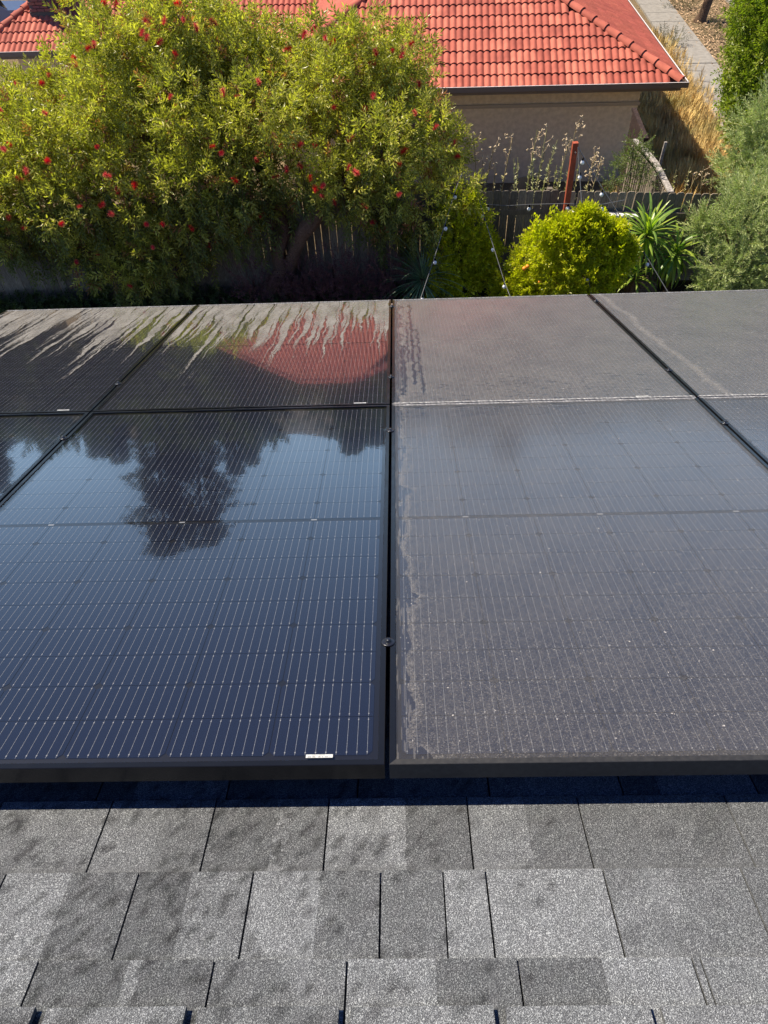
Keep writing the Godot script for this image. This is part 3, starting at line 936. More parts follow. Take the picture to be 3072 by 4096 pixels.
func side_yard():
	# weeds growing up behind the fence: pixel of foot and top, greenness, seed-head twigs
	var list := [[1880, 770, 1895, 545, .1, 6], [1912, 765, 1975, 590, .15, 10], [1948, 768, 1930, 640, .0, 0], [1978, 765, 1983, 670, .3, 0], [2020, 768, 2052, 545, .25, 8], [2040, 768, 2056, 635, .8, 0], [2062, 768, 2072, 630, .7, 0], [2110, 768, 2150, 520, .75, 9], [2122, 768, 2130, 610, .95, 0], [2140, 765, 2188, 515, .7, 9], [2165, 765, 2183, 590, .5, 0], [2195, 765, 2230, 560, .85, 0], [2180, 765, 2198, 635, .2, 0], [2215, 765, 2228, 660, .7, 0], [2245, 765, 2250, 645, .8, 0], [2268, 765, 2282, 550, .4, 8], [2290, 760, 2307, 490, .3, 12], [2310, 755, 2318, 640, .5, 0], [2362, 755, 2385, 610, .55, 14], [2385, 755, 2405, 640, .5, 12], [2660, 760, 2705, 680, .6, 0], [2735, 790, 2760, 670, .5, 0], [2760, 790, 2790, 690, .4, 4], [2790, 800, 2815, 665, .3, 5], [2825, 800, 2850, 700, .4, 0]]
	for k in list.size():
		var q: Array = list[k]
		var h := rf(12.85, 13.3)
		var top := at_h(q[2], q[3], h)
		var foot := at_h(q[0], q[1], h)
		foot.y = gy(foot.x, -foot.z) - .02
		var kind := 0 if q[5] > 0 and q[4] < .3 else (1 if q[5] > 0 else (2 if q[4] >= .5 else 3))
		var look: String = ["dry brown weed with a branching seed head", "greenish weed with a branching seed head", "leafy pale green weed stalk", "short bare dry weed stalk"][kind]
		var spot := "behind the board fence, against the house wall" if k < 20 else "in the dry yard behind the fence end"
		stalk("tall_weed", look + " " + spot, foot, top, q[4], q[5], look + " " + ("by the wall" if k < 20 else "at the fence end"))
	# low return fence with a weathered top rail
	var o := thing("rail_fence", "low weathered picket fence with pale top rail running back to the house corner", "fence", Vector3(4.8, 0, -12.6))
	var line := [Vector3(4.83, 1.63, -12.66), Vector3(4.84, 1.65, -13.3), Vector3(4.85, 1.66, -13.8), Vector3(4.80, 1.67, -14.3), Vector3(4.72, 1.68, -14.9)]
	for k in line.size() - 1:
		var m := MB.new()
		m.beam(line[k] - Vector3(4.8, 0, -12.6) + Vector3(0, rf(0, .006), 0), line[k + 1] - Vector3(4.8, 0, -12.6), .10, .035)
		part(o, "top_rail", m, M.weathered)
		for j in 6:
			var p: Vector3 = line[k].lerp(line[k + 1], (j + .5) / 6.0) - Vector3(4.8, 0, -12.6)
			var b := MB.new()
			b.box(Vector3(p.x - .055, .42, p.z), Vector3(.016, 2.35, .075))
			part(o, "picket", b, M.fence[rng.randi() % 4])
	var sp := MB.new()
	sp.box(Vector3(.28, .75, -1.7), Vector3(.05, 2.2, .035), Basis(Vector3.BACK, -.03))
	part(o, "stake", sp, M.weathered)
	# dark gate leaf by the house corner
	var ga := thing("side_gate", "dark brown plank gate standing between rail fence and house corner", "gate", Vector3(5.0, 0, -15.1))
	for k in 6:
		var b := MB.new()
		b.box(Vector3(-.02 + .07 * k * .35, .45, -.1 - k * .27), Vector3(.03, 2.3, .262), Basis(Vector3.UP, -.09))
		part(ga, "plank", b, M.darkwood)
	var cp := MB.new()
	cp.beam(Vector3(-.02, 1.62, .05), Vector3(.12, 1.62, -1.6), .09, .05)
	part(ga, "cap_rail", cp, M.darkwood)
	# dark round tub behind the weeds
	var tub := MB.new()
	tub.lathe([Vector2(.30, 0), Vector2(.42, .1), Vector2(.46, .75), Vector2(.43, .95), Vector2(.33, 1.10), Vector2(.14, 1.18), Vector2(0, 1.2)], 20)
	var tp := at_h(2120, 712, 16.9)
	var t := thing("round_container", "black round-topped container half hidden by weeds at the house wall", "container", Vector3(tp.x, tp.y - 1.2, tp.z))
	part(t, "bowl", tub, M.black)
	for k in 3:
		var lg := MB.new()
		lg.tube([Vector3(cos(k * 2.1) * .2, .1, sin(k * 2.1) * .2), Vector3(cos(k * 2.1) * .3, gy(tp.x, -tp.z) - tp.y + 1.2, sin(k * 2.1) * .3)], [.02, .02], 6)
		part(t, "leg", lg, M.black)

# ---------------------------------------------------------------- street side: walk, dry grass, litter, tree
func street():
	var yk := -.60
	var d := Vector3(.058, 0, -1).normalized()
	var base := Vector3(8.95, yk, -19.0)
	var o := Node3D.new()
	o.name = "sidewalk"
	add_child(o)
	o.position = base
	tag(o, "", "", "", "structure")
	for k in 24:
		var m := MB.new()
		var c := d * (k * 1.22)
		m.box(c + Vector3(.62, rf(-.008, .008), 0), Vector3(1.22, .1, 1.2), Basis(Vector3.UP, -.058))
		part(o, "slab", m, M.concrete)
	var rd := MB.new()
	rd.box(Vector3(16.2, -.66, -38), Vector3(5.0, .1, 60), Basis(Vector3.UP, -.058))
	tag(part(self, "road", rd, M.concrete), "", "", "", "structure")
	var kb := MB.new()
	kb.box(Vector3(13.6, -.6, -38), Vector3(.16, .16, 60), Basis(Vector3.UP, -.058))
	tag(part(self, "kerb", kb, M.concrete), "", "", "", "structure")
	# dry grass
	var tuft := MB.new()
	for k in 9:
		var a := rf(0, TAU)
		var l := rf(.25, .5)
		var lean := Vector3(cos(a), 0, sin(a)) * rf(.1, .5) * l
		var s := Vector3(-sin(a), 0, cos(a)) * .0035
		var p := Vector3(cos(a), 0, sin(a)) * rf(0, .06)
		var mid := p + lean * .35 + Vector3(0, l * .6, 0)
		var tip := p + lean + Vector3(0, l * rf(.75, 1.0), 0)
		tuft.quad(p - s, p + s, mid + s, mid - s)
		tuft.tri(mid - s * 1.8, mid + s * 1.8, tip)
	var tm := tuft.mesh()
	var trs := []
	var cols := []
	for k in 15000:
		var h := 12.9 + 17.0 * pow(rng.randf(), 1.3)
		var x := rf(4.9, 9.3 + .058 * (h - 19))
		if x > 8.8 + .058 * (h - 19) and rng.randf() < .8: continue
		if h > 17.6 and x < 5.9: continue
		var sc := rf(.6, 1.25) * (1.0 + .5 * noise.get_noise_2d(x * .8, h * .8))
		trs.append(Transform3D(Basis(Vector3.UP, rf(0, TAU)).scaled(Vector3(sc, sc, sc)), Vector3(x, gy(x, h) - .02, -h)))
		var t := rf(.75, 1.15)
		var gr := clampf(noise.get_noise_2d(x * .6 + 90, h * .6) * 1.2 + (.35 if h < 15 else .0), 0, .7)
		cols.append(Color(.62, .44, .17).lerp(Color(.24, .25, .09), gr) * t)
	tag(many(self, "dry_grass", tm, M.straw, trs, cols), "tall straw-coloured dry grass covering the side yard", "grass", "", "stuff")
	# fallen leaves on the verge
	var lf := MB.new()
	lf.tri(Vector3(0, 0, -.05), Vector3(-.018, .008, 0), Vector3(0, .004, .05))
	lf.tri(Vector3(0, 0, -.05), Vector3(0, .004, .05), Vector3(.018, .01, 0))
	trs = []
	cols = []
	for k in 9000:
		var h := rf(20, 42)
		var x := 10.0 + .058 * (h - 19) + rf(0, 3.3)
		if rng.randf() < .12: x -= rf(0, 1.6)
		trs.append(Transform3D(Basis(rdir(), rf(-.5, .5)) * Basis(Vector3.UP, rf(0, TAU)) * Basis().scaled(Vector3.ONE * rf(.7, 1.5)), Vector3(x, maxf(gy(x, h), -.6) + rf(.01, .05), -h)))
		cols.append(Color(.52, .36, .22) * rf(.5, 1.15))
	tag(many(self, "leaf_litter", lf, M.straw, trs, cols), "fallen tan leaves scattered between walk and road", "leaf litter", "", "stuff")
	# street tree, its crown above the picture
	var t := thing("street_tree", "street tree with slanting grey-brown trunk on the leaf-covered verge", "tree", Vector3(11.6, -.62, -31.9))
	var m := MB.new()
	m.tube([Vector3(-.1, -.1, 0), Vector3(0, .25, 0), Vector3(.22, 1.3, -.1), Vector3(.4, 2.6, -.2), Vector3(.5, 3.6, -.3)], [.26, .17, .14, .13, .1], 9, Color(.55, .5, .45))
	for k in 6:
		var a := k * 1.05
		m.tube([Vector3(.45, 3.0 + .1 * k, -.25), Vector3(.45 + cos(a) * .9, 4.1, -.25 + sin(a) * .9), Vector3(.45 + cos(a) * 1.8, 4.7 + rf(0, .6), -.25 + sin(a) * 1.8)], [.07, .05, .02], 6, Color(.55, .5, .45))
	part(t, "trunk", m, M.bark)
	var lobes := []
	for k in 14: lobes.append([Vector3(.3 + rf(-2.4, 2.0), 4.9 + rf(-.7, 1.6), -.2 + rf(-2, 2)), rf(.6, 1.0)])
	crown(t, lobes, 150, [sprig(.3, 12, .08, .022, 1.0, 4)], M.leaf, [Color(.10, .15, .04), Color(.16, .2, .06)], .3)
	# dark shrubs added to stand in for tree shade on walk and verge
	for q in [[2660, 180], [2880, 150], [2700, 30]]:
		var p := at_y(q[0], q[1], -.6)
		var sb := thing("shade_shrub", "small added dark shrub standing in for tree shade on the verge", "shrub", p, Basis(), "added shade shrubs on the verge")
		crown(sb, [[Vector3(0, .2, 0), .38], [Vector3(.35, .15, .1), .3], [Vector3(-.3, .15, -.1), .3]], 130, [sprig(.22, 10, .06, .016, 1.0, 8)], M.leaf, [Color(.06, .08, .03), Color(.12, .12, .05)], .2)
	# parked car glimpsed past the main roof's hip
	car()

func car():
	var o := thing("parked_car", "blue parked car seen past the tiled roof's left hip and chimney", "car", Vector3(-15.6, -.6, -33.0), Basis(Vector3.UP, .5))
	var side := [Vector2(-2.2, .3), Vector2(2.2, .3), Vector2(2.25, .75), Vector2(1.5, .92), Vector2(.75, 1.0), Vector2(.1, 1.46), Vector2(-1.2, 1.46), Vector2(-1.95, 1.02), Vector2(-2.25, .9)]
	var b := MB.new()
	for k in side.size():
		var p: Vector2 = side[k]
		var q: Vector2 = side[(k + 1) % side.size()]
		b.quad(Vector3(p.x, p.y, .86), Vector3(p.x, p.y, -.86), Vector3(q.x, q.y, -.86), Vector3(q.x, q.y, .86))
	for k in range(1, side.size() - 1):
		for s in [1, -1]:
			var a := Vector3(side[0].x, side[0].y, .86 * s)
			var p := Vector3(side[k].x, side[k].y, .86 * s)
			var q := Vector3(side[k + 1].x, side[k + 1].y, .86 * s)
			if s > 0: b.tri(a, p, q)
			else: b.tri(a, q, p)
	var paint := mat(lin(.05, .11, .26), .25, .6)
	paint.clearcoat_enabled = true
	part(o, "body", b, paint)
	var gm := mat(lin(.01, .012, .015), .05, .6)
	for q in [[.12, 1.02, 1.06, 1.4], [-.8, 1.02, .82, 1.4]]:
		for s in [1, -1]:
			var w := MB.new()
			w.box(Vector3(q[0] - .45, (q[1] + q[3]) / 2, .864 * s), Vector3(q[2] * .8, .3, .01))
			part(o, "window", w, gm)
	var ws := MB.new()
	ws.quad(Vector3(.74, 1.02, .72), Vector3(.74, 1.02, -.72), Vector3(.15, 1.445, -.68), Vector3(.15, 1.445, .68))
	part(o, "windscreen", ws, gm, Transform3D(Basis(), Vector3(.012, .012, 0)))
	for x in [-1.4, 1.4]:
		for z in [-.8, .8]:
			var w := MB.new()
			w.tube([Vector3(x, .32, z - .1), Vector3(x, .32, z + .1)], [.32, .32], 18)
			var wh := part(o, "wheel", w, M.black)
			var rm := MB.new()
			rm.tube([Vector3(x, .32, z - .105), Vector3(x, .32, z + .105)], [.19, .19], 14)
			part(wh, "rim", rm, M.steel)

# ---------------------------------------------------------------- foliage
func sprig(len: float, n: int, ll: float, lw: float, spread: float, sd: int, tip := Color.WHITE) -> ArrayMesh:
	var r := RandomNumberGenerator.new()
	r.seed = sd
	var m := MB.new()
	m.tube([Vector3.ZERO, Vector3(r.randf_range(-.02, .02), len * .5, r.randf_range(-.02, .02)), Vector3(0, len, 0)], [len * .014, len * .01, len * .005], 3, Color(1.3, .85, .7), false)
	for k in n:
		var s := (k + r.randf()) / n
		var a := k * 2.4 + r.randf_range(-.4, .4)
		var sp := spread * r.randf_range(.75, 1.2) * (1.0 - .55 * s * s)
		var out := Vector3(cos(a), 0, sin(a))
		var dir := (out * sin(sp) + Vector3.UP * cos(sp)).normalized()
		var l := ll * r.randf_range(.7, 1.2) * (1.0 - .3 * s)
		var side := dir.cross(out.rotated(Vector3.UP, 1.2)).normalized() * lw * .5 * (l / ll)
		var nrm := side.cross(dir).normalized() * l * .07
		var p := Vector3(0, len * s, 0)
		var mid := p + dir * l * .52
		var t := r.randf_range(.78, 1.2)
		var col := Color(t, t, t)
		if s > .8: col = col * tip
		m.tri(p, mid + side + nrm, p + dir * l, col)
		m.tri(p, p + dir * l, mid - side + nrm, col)
	return m.mesh()

func crown(parent: Node, lobes: Array, per: int, meshes: Array, mt: Material, cols: Array, droop := .3, called := "crown", rare = null, flat := 1.0):
	var trs := []
	var cc := []
	for k in meshes.size():
		trs.append([])
		cc.append([])
	for L in lobes:
		var ctr: Vector3 = L[0]
		var r: float = L[1]
		for k in int(per * maxf(.35, r * r * 3.2)):
			var d := rdir()
			var rr := r * (.45 + .62 * sqrt(rng.randf()))
			var p := ctr + Vector3(d.x, d.y * flat, d.z) * rr
			var dir := d + Vector3(0, .55 - droop * (1.0 if d.y < .2 else .3), 0) + rdir() * .55
			if d.y < .0 and rng.randf() < droop: dir = Vector3(rf(-.35, .35), -1, rf(-.35, .35))
			var q := rng.randi() % meshes.size()
			trs[q].append(Transform3D(aim(dir, rf(0, TAU), rf(.75, 1.25)), p))
			var c: Color = cols[0].lerp(cols[1], rng.randf()) * rf(.82, 1.18)
			if rare != null and rng.randf() < rare[1]: c = rare[0] * rf(.7, 1.2)
			cc[q].append(c)
	for k in meshes.size(): many(parent, called, meshes[k], mt, trs[k], cc[k])

func px_lobes(list: Array, base: Vector3) -> Array:   # [px, py, distance, radius in metres]
	var out := []
	for q in list: out.append([at_h(q[0], q[1], q[2]) - base, q[3]])
	return out

func curve(x: float, pts: Array) -> float:
	for k in pts.size() - 1:
		if x <= pts[k + 1][0]: return lerpf(pts[k][1], pts[k + 1][1], clampf((x - pts[k][0]) / (pts[k + 1][0] - pts[k][0]), 0, 1))
	return pts[-1][1]

func bottlebrush():
	var base := Vector3(-2.2, 0, -12.25)
	var o := thing("bottlebrush_tree", "huge weeping bottlebrush covered in red brush flowers beside the fence", "tree", base)
	var top := [[-800, 330], [-300, 280], [0, 240], [230, 170], [330, -60], [520, -110], [850, -60], [1150, 30], [1400, 50], [1540, 90], [1650, 230], [1750, 360], [1850, 520]]
	var bot := [[-800, 1060], [0, 1030], [200, 1060], [330, 1130], [500, 1195], [700, 1175], [840, 1090], [950, 940], [1200, 850], [1350, 820], [1450, 960], [1600, 1000], [1740, 960], [1840, 830], [1890, 640]]
	var lobes := []
	var low := []
	var x := -760.0
	while x < 1835:
		var t := curve(x, top) + (150.0 if x < 1450 else 100.0)
		var b := curve(x, bot) - 110
		var n := maxi(2, int((b - t) / 118.0) + 1)
		for k in n:
			var f := float(k) / (n - 1)
			var py := lerpf(t, b, f) + rf(-30, 30)
			var h := curve(f, [[0, 13.55], [.25, 12.75], [.5, 12.1], [.75, 11.95], [1, 12.05]]) + rf(-.32, .32)
			if k > 0 and rng.randf() < .14: h += .7        # a gap in the foliage
			if absf(x - 1290) < 75 and f > .28 and f < .85: h += .9      # the cleft between the two halves of the crown
			var r := rf(.27, .45)
			var L := [at_h(x + rf(-40, 40), py, h) - base, r]
			lobes.append(L)
			if f > .55: low.append(L)
			if f < .5: lobes.append([at_h(x + rf(-40, 40), py, h) + Vector3(rf(-.2, .2), rf(-.6, -.4), -.85) - base, r * 1.1])
			if f < .3: lobes.append([at_h(x + rf(-40, 40), py, h) + Vector3(rf(-.2, .2), rf(-1.2, -.9), -1.6) - base, r * 1.2])
		x += 112
	# bark-covered trunk and limbs
	var m := MB.new()
	var bc := Color(.85, .72, .66)
	var path := func(list: Array): 
		var out := []
		for q in list: out.append(at_h(q[0], q[1], q[2]) - base)
		return out
	m.tube(path.call([[1060, 1240, 12.25], [1085, 1150, 12.2], [1130, 1080, 12.25], [1110, 1010, 12.3], [1140, 930, 12.3], [1100, 800, 12.4], [1000, 600, 12.7]]), [.24, .17, .15, .13, .12, .10, .06], 10, bc)
	m.tube(path.call([[1120, 1200, 12.25], [1150, 1100, 12.3], [1180, 1000, 12.2], [1210, 930, 12.1], [1270, 860, 12.05], [1320, 790, 12.2], [1420, 600, 12.5]]), [.15, .13, .12, .14, .14, .10, .05], 10, bc)
	m.tube(path.call([[1100, 900, 12.35], [850, 780, 12.5], [600, 560, 12.8], [300, 420, 13.0]]), [.10, .09, .07, .03], 8, bc)
	m.tube(path.call([[1000, 820, 12.45], [700, 820, 12.3], [350, 760, 12.4], [50, 700, 12.6]]), [.09, .08, .06, .03], 8, bc)
	m.tube(path.call([[1290, 830, 12.1], [1480, 650, 12.3], [1680, 480, 12.6]]), [.08, .06, .03], 8, bc)
	part(o, "trunk", m, M.bark)
	var sp := []
	for k in 3: sp.append(sprig(.22, 13, .11, .031, 1.05, 40 + k))
	crown(o, lobes, 185, sp, M.leaf, [Color(.24, .25, .04), Color(.74, .69, .15)], .42, "crown", [Color(.45, .2, .1), .05])
	# weeping twigs below the crown
	var tw := MB.new()
	var trs := []
	var cc := []
	for k in 620:
		var L: Array = low[rng.randi() % low.size()]
		var p: Vector3 = L[0] + rdir() * Vector3(1, .6, 1) * L[1]
		var len := rf(.3, .8)
		len = minf(len, p.y - .5) if p.y > .8 else .2
		var sw := Vector3(rf(-.18, .18), 0, rf(-.1, .18))
		var q := p + Vector3(0, -len, 0) + sw
		tw.tube([p, p.lerp(q, .5) + sw * .25, q], [.006, .004, .003], 3, Color(.5, .42, .33), false)
		for j in 3:
			trs.append(Transform3D(aim(Vector3(rf(-.3, .3), -1, rf(-.3, .3)), rf(0, TAU), rf(.7, 1.1)), p.lerp(q, .55 + .2 * j)))
			cc.append(Color(.16, .2, .05).lerp(Color(.24, .26, .07), rng.randf()))
	part(o, "weeping_twigs", tw, M.bark, Transform3D(), "stuff")
	many(o, "weeping_leaves", sp[0], M.leaf, trs, cc)
	# red brush flowers
	var fl := []
	for v in 3:
		var fm := MB.new()
		for k in 110:
			var a := k * 2.4 + rf(-.2, .2)
			var s := rf(0, 1)
			var out := Vector3(cos(a), rf(-.1, .45), sin(a)).normalized()
			var p := Vector3(0, s * .095, 0)
			var l := rf(.026, .038)
			var side := out.cross(Vector3.UP).normalized() * .0035
			var t := rf(.7, 1.15)
			fm.tri(p - side, p + side, p + out * l, Color(.70 * t, .03 * t, .05 * t))
			fm.tri(p + out * l + side, p + out * l - side, p + out * (l + .006), Color(.75 * t, .2 * t, .1 * t))
		fm.tube([Vector3(0, -.03, 0), Vector3(0, .11, 0)], [.004, .003], 4, Color(.25, .12, .05))
		fl.append(fm.mesh())
	var pix := [713, 10, 755, 12, 447, 10, 497, 28, 635, 95, 705, 105, 793, 95, 936, 110, 853, 137, 610, 155, 632, 175, 680, 188, 750, 222, 407, 208, 373, 215, 315, 248, 10, 265, 328, 288, 317, 325, 211, 340, 75, 366, 178, 360, 20, 415, 36, 432, 222, 433, 268, 423, 208, 497, 8, 480, 30, 615, 22, 650, 968, 420, 1042, 408, 1123, 365, 913, 420, 730, 430, 1240, 53, 1312, 20, 1310, 40, 1352, 65, 1347, 132, 1307, 160, 1407, 176, 1450, 168, 1258, 205, 1628, 240, 1587, 272, 1614, 420, 1582, 467, 1448, 460, 1360, 625, 1270, 608, 1292, 632, 1205, 638, 1258, 622, 1530, 585, 905, 635, 963, 658, 655, 760, 480, 765, 580, 785, 1117, 700, 1002, 767, 1240, 745, 1307, 725, 1207, 760, 1337, 755, 1358, 803, 1388, 810, 1397, 858, 115, 750, 103, 778, 207, 690, 415, 635, 508, 838, 355, 888, 432, 893, 492, 925, 262, 968, 115, 985, 40, 950, 630, 970, 697, 965, 815, 975, 923, 937, 1085, 928, 1140, 917, 1208, 937, 1450, 885, 1558, 880, 1618, 965, 1547, 752, 1500, 735, 437, 1100, 303, 1100, 330, 1138, 937, 1050, 905, 1075, 975, 1040, 1042, 1075, 958, 1137, 662, 1072, 570, 1240, 773, 1260, 850, 1185, 710, 1275, 878, 1190, 738, 1205, 462, 1015, 1605, 1060, 1095, 1060, 1674, 105, 1694, 215, 1751, 95, 1729, 250, 1814, 375, 1787, 180, 2054, 560, 1984, 485, 1959, 632, 1984, 672, 2007, 418, 1874, 560, 1719, 845, 1759, 1025, 1784, 1005, 1744, 1055, 1679, 1000, 1700, 700, 1800, 500, 1760, 640]
	for k in pix.size() / 2:
		var d := ray(pix[2 * k] / 1.08, pix[2 * k + 1] / 1.08).normalized()
		var best := 1e9
		var hit = null
		for L in lobes:
			var c: Vector3 = L[0] + base - CAM
			var r: float = L[1] * .98
			var b := c.dot(d)
			var disc := b * b - c.length_squared() + r * r
			if disc > 0 and b - sqrt(disc) < best:
				best = b - sqrt(disc)
				hit = CAM + d * (best - .15)
		if hit == null: continue
		var f := part(o, "flower", fl[k % 3], M.petal, Transform3D(aim(Vector3(rf(-.6, .6), rf(-.3, 1), rf(.1, .8)), rf(0, TAU), rf(1.0, 1.4)), hit - base))

func blade_mesh(len: float, w: float, arc: float, two: bool) -> ArrayMesh:   # leaf that leaves the origin along y and bends towards z
	var m := MB.new()
	var n := 6
	var ang := 0.0
	var p := Vector3.ZERO
	var rows := []
	for k in n + 1:
		var s := float(k) / n
		var ww := w * (.55 + .9 * s) * (1.0 - pow(s, 3)) * .75 + .0015
		rows.append([p + Vector3(-ww, 0, 0), p + Vector3(0, 0, 0) + Vector3(0, -sin(ang), -cos(ang)) * -0.0 - Vector3(0, sin(ang), -cos(ang)) * 0.0 + Vector3(0, 0, 0), p + Vector3(ww, 0, 0), Vector3(0, -sin(ang), cos(ang))])
		p += Vector3(0, cos(ang), sin(ang)) * len / n
		ang += arc / n
	for k in n:
		var a: Array = rows[k]
		var b: Array = rows[k + 1]
		var fold := w * .35
		var am: Vector3 = a[1] - a[3] * fold * (1.0 - float(k) / n)
		var bm: Vector3 = b[1] - b[3] * fold * (1.0 - float(k + 1) / n)
		var edge := Color(1.0, 1.0, 1.0)
		var mid := Color(.62, .78, .7) if two else Color(.9, .95, .9)
		m.quad(a[0], am, bm, b[0], edge)
		m.quad(am, a[2], b[2], bm, mid)
	return m.mesh()

func rosette(o: Node, ctr: Vector3, n: int, len: float, w: float, cols: Array, low: float, arc: float, mt: Array):
	var shapes := []
	for k in 4: shapes.append(blade_mesh(len * (.8 + .12 * k), w, arc * (.4 + .35 * k), true))
	for k in n:
		var t := (k + .5) / n
		var a := k * 2.39996 + rf(-.2, .2)
		var el := lerpf(1.45, low, pow(t, .8)) + rf(-.12, .12)
		var out := Vector3(cos(a), 0, sin(a))
		var dir := out * cos(el) + Vector3.UP * sin(el)
		var z := (dir.cross(Vector3.UP.cross(dir)) * -1.0).normalized()      # bends downwards
		var x := dir.cross(z).normalized()
		part(o, "leaf", shapes[rng.randi() % 4], mt[rng.randi() % mt.size()], Transform3D(Basis(x, dir, z), ctr + dir * .02 + Vector3(0, -.12 * t, 0)))

func bladed(c: Color, back: Color, spec := .5) -> StandardMaterial3D:
	var m := leafmat(back, .35)
	m.albedo_color = Color(c.r, c.g, c.b).linear_to_srgb()
	return m

func garden():
	# citrus shrubs, all with the same leaves
	var citrus := [Color(.46, .50, .016), Color(.74, .72, .03)]
	var cit := [sprig(.16, 11, .075, .036, 1.1, 61), sprig(.14, 9, .065, .032, 1.15, 62)]
	var b := Vector3(3.15, 0, -11.1)
	var o := thing("citrus_shrub", "bright yellow-green citrus shrub in full sun in front of the fence", "shrub", b)
	var st := MB.new()
	for k in 7: st.tube([Vector3(rf(-.06, .06), 0, rf(-.06, .06)), Vector3(rf(-.25, .25), .6, rf(-.2, .2)), Vector3(rf(-.7, .7), 1.25, rf(-.4, .4))], [.03, .022, .008], 6, Color(.6, .5, .4))
	part(o, "stems", st, M.bark)
	crown(o, px_lobes([[2330, 960, 11.1, 0.182], [2250, 960, 11.15, 0.182], [2400, 960, 11.2, 0.157], [2190, 1010, 11.1, 0.182], [2290, 1040, 10.95, 0.207], [2390, 1040, 11.05, 0.195], [2450, 1000, 11.2, 0.133], [2240, 1110, 10.9, 0.195], [2340, 1120, 10.85, 0.207], [2430, 1110, 10.95, 0.170], [2480, 1060, 11.1, 0.109], [2330, 905, 11.2, 0.097], [2345, 880, 11.2, 0.060], [2405, 925, 11.2, 0.073], [2460, 950, 11.2, 0.073], [2500, 1015, 11.2, 0.066], [2345, 862, 11.2, 0.058], [2325, 882, 11.2, 0.065], [2405, 902, 11.2, 0.058], [2468, 930, 11.2, 0.058], [2508, 1000, 11.2, 0.065], [2200, 938, 11.2, 0.065], [2270, 905, 11.2, 0.065], [2290, 1190, 10.9, 0.182], [2400, 1190, 10.9, 0.182]], b), 400, cit, M.leaf, citrus, .15)
	var tr := []
	var tc := []
	for k in 120:
		var p := at_h(rf(2120, 2490), rf(905, 1100), rf(10.9, 11.25))
		tr.append(Transform3D(aim(Vector3(rf(-.7, .7), 1, rf(-.2, .7)), rf(0, TAU), rf(1.3, 2.1)), p - b))
		tc.append(citrus[0].lerp(citrus[1], rng.randf()))
	many(o, "shoots", sprig(.17, 9, .06, .026, .75, 63), M.leaf, tr, tc)
	b = Vector3(2.1, 0, -11.5)
	o = thing("citrus_shrub", "citrus shrub bearing small oranges in the shade left of the sunny one", "shrub", b)
	crown(o, px_lobes([[2120, 1050, 11.4, .26], [2060, 1110, 11.5, .24], [2150, 1130, 11.3, .28], [2200, 1080, 11.35, .24], [2090, 1180, 11.4, .26], [2190, 1190, 11.2, .26], [2140, 970, 11.5, .12], [2020, 1160, 11.6, .18]], b), 380, cit, M.leaf, citrus, .2)
	st = MB.new()
	for k in 4: st.tube([Vector3(rf(-.05, .05), 0, 0), Vector3(rf(-.3, .3), .9, rf(-.1, .2))], [.025, .008], 6, Color(.6, .5, .4))
	part(o, "stems", st, M.bark)
	for q in [[2097, 1074], [2228, 1138], [2160, 1128], [2110, 1066]]:
		var fm := MB.new()
		fm.lathe([Vector2(.002, -.033), Vector2(.018, -.029), Vector2(.031, -.012), Vector2(.034, .003), Vector2(.028, .02), Vector2(.015, .031), Vector2(.002, .033)], 12)
		part(o, "orange", fm, M.orange, Transform3D(Basis(), at_h(q[0], q[1], 11.02) - b))
	b = Vector3(1.25, 0, -12.0)
	o = thing("citrus_shrub", "tall green citrus shrub between the spiky plant and the fence boards", "shrub", b)
	crown(o, px_lobes([[1850, 830, 12.15, .26], [1800, 900, 12.1, .28], [1900, 900, 12.1, .26], [1840, 980, 12.0, .30], [1920, 980, 12.0, .24], [1770, 1010, 12.0, .26], [1860, 1070, 11.9, .30], [1800, 1100, 11.8, .28], [1930, 1060, 11.95, .2], [1960, 1000, 12.0, .14], [1850, 1150, 11.8, .26], [1930, 1120, 11.8, .12], [1780, 1170, 11.8, .24]], b), 330, cit, M.leaf, citrus, .2)
	st = MB.new()
	for k in 4: st.tube([Vector3(rf(-.05, .05), 0, 0), Vector3(rf(-.2, .2), 1.3, rf(-.1, .1))], [.03, .01], 6, Color(.6, .5, .4))
	part(o, "stems", st, M.bark)
	# sword-leaved plants
	var ym := [bladed(Color(.42, .50, .07), Color(.9, 1, .5)), bladed(Color(.33, .43, .07), Color(.9, 1, .5)), bladed(Color(.20, .30, .06), Color(.8, .95, .5))]
	b = at_h(2590, 935, 11.9)
	o = thing("yucca", "large yucca with a fan of bright striped sword leaves above the fence foot", "plant", Vector3(b.x, 0, b.z))
	rosette(o, Vector3(0, b.y, 0), 90, .66, .032, [], -.5, 1.0, ym)
	var m := MB.new()
	m.tube([Vector3(.03, -.02, 0), Vector3(-.02, b.y * .5, .02), Vector3(0, b.y - .03, 0)], [.07, .055, .05], 9, Color(.55, .48, .4))
	part(o, "trunk", m, M.bark)
	b = at_h(2705, 1010, 11.8)
	o = thing("yucca", "smaller yucca with drooping yellow-green leaves beside the grey-green shrub", "plant", Vector3(b.x, 0, b.z))
	rosette(o, Vector3(0, b.y, 0), 54, .60, .036, [], -.9, 1.5, ym)
	m = MB.new()
	m.tube([Vector3(0, -.02, 0), Vector3(0, b.y - .03, 0)], [.06, .045], 9, Color(.55, .48, .4))
	part(o, "trunk", m, M.bark)
	b = at_h(2540, 1100, 11.75)
	o = thing("yucca", "low strappy yucca offset between the bright citrus and the boulder", "plant", Vector3(b.x, 0, b.z))
	rosette(o, Vector3(0, b.y, 0), 26, .52, .028, [], .1, 1.3, ym)
	m = MB.new()
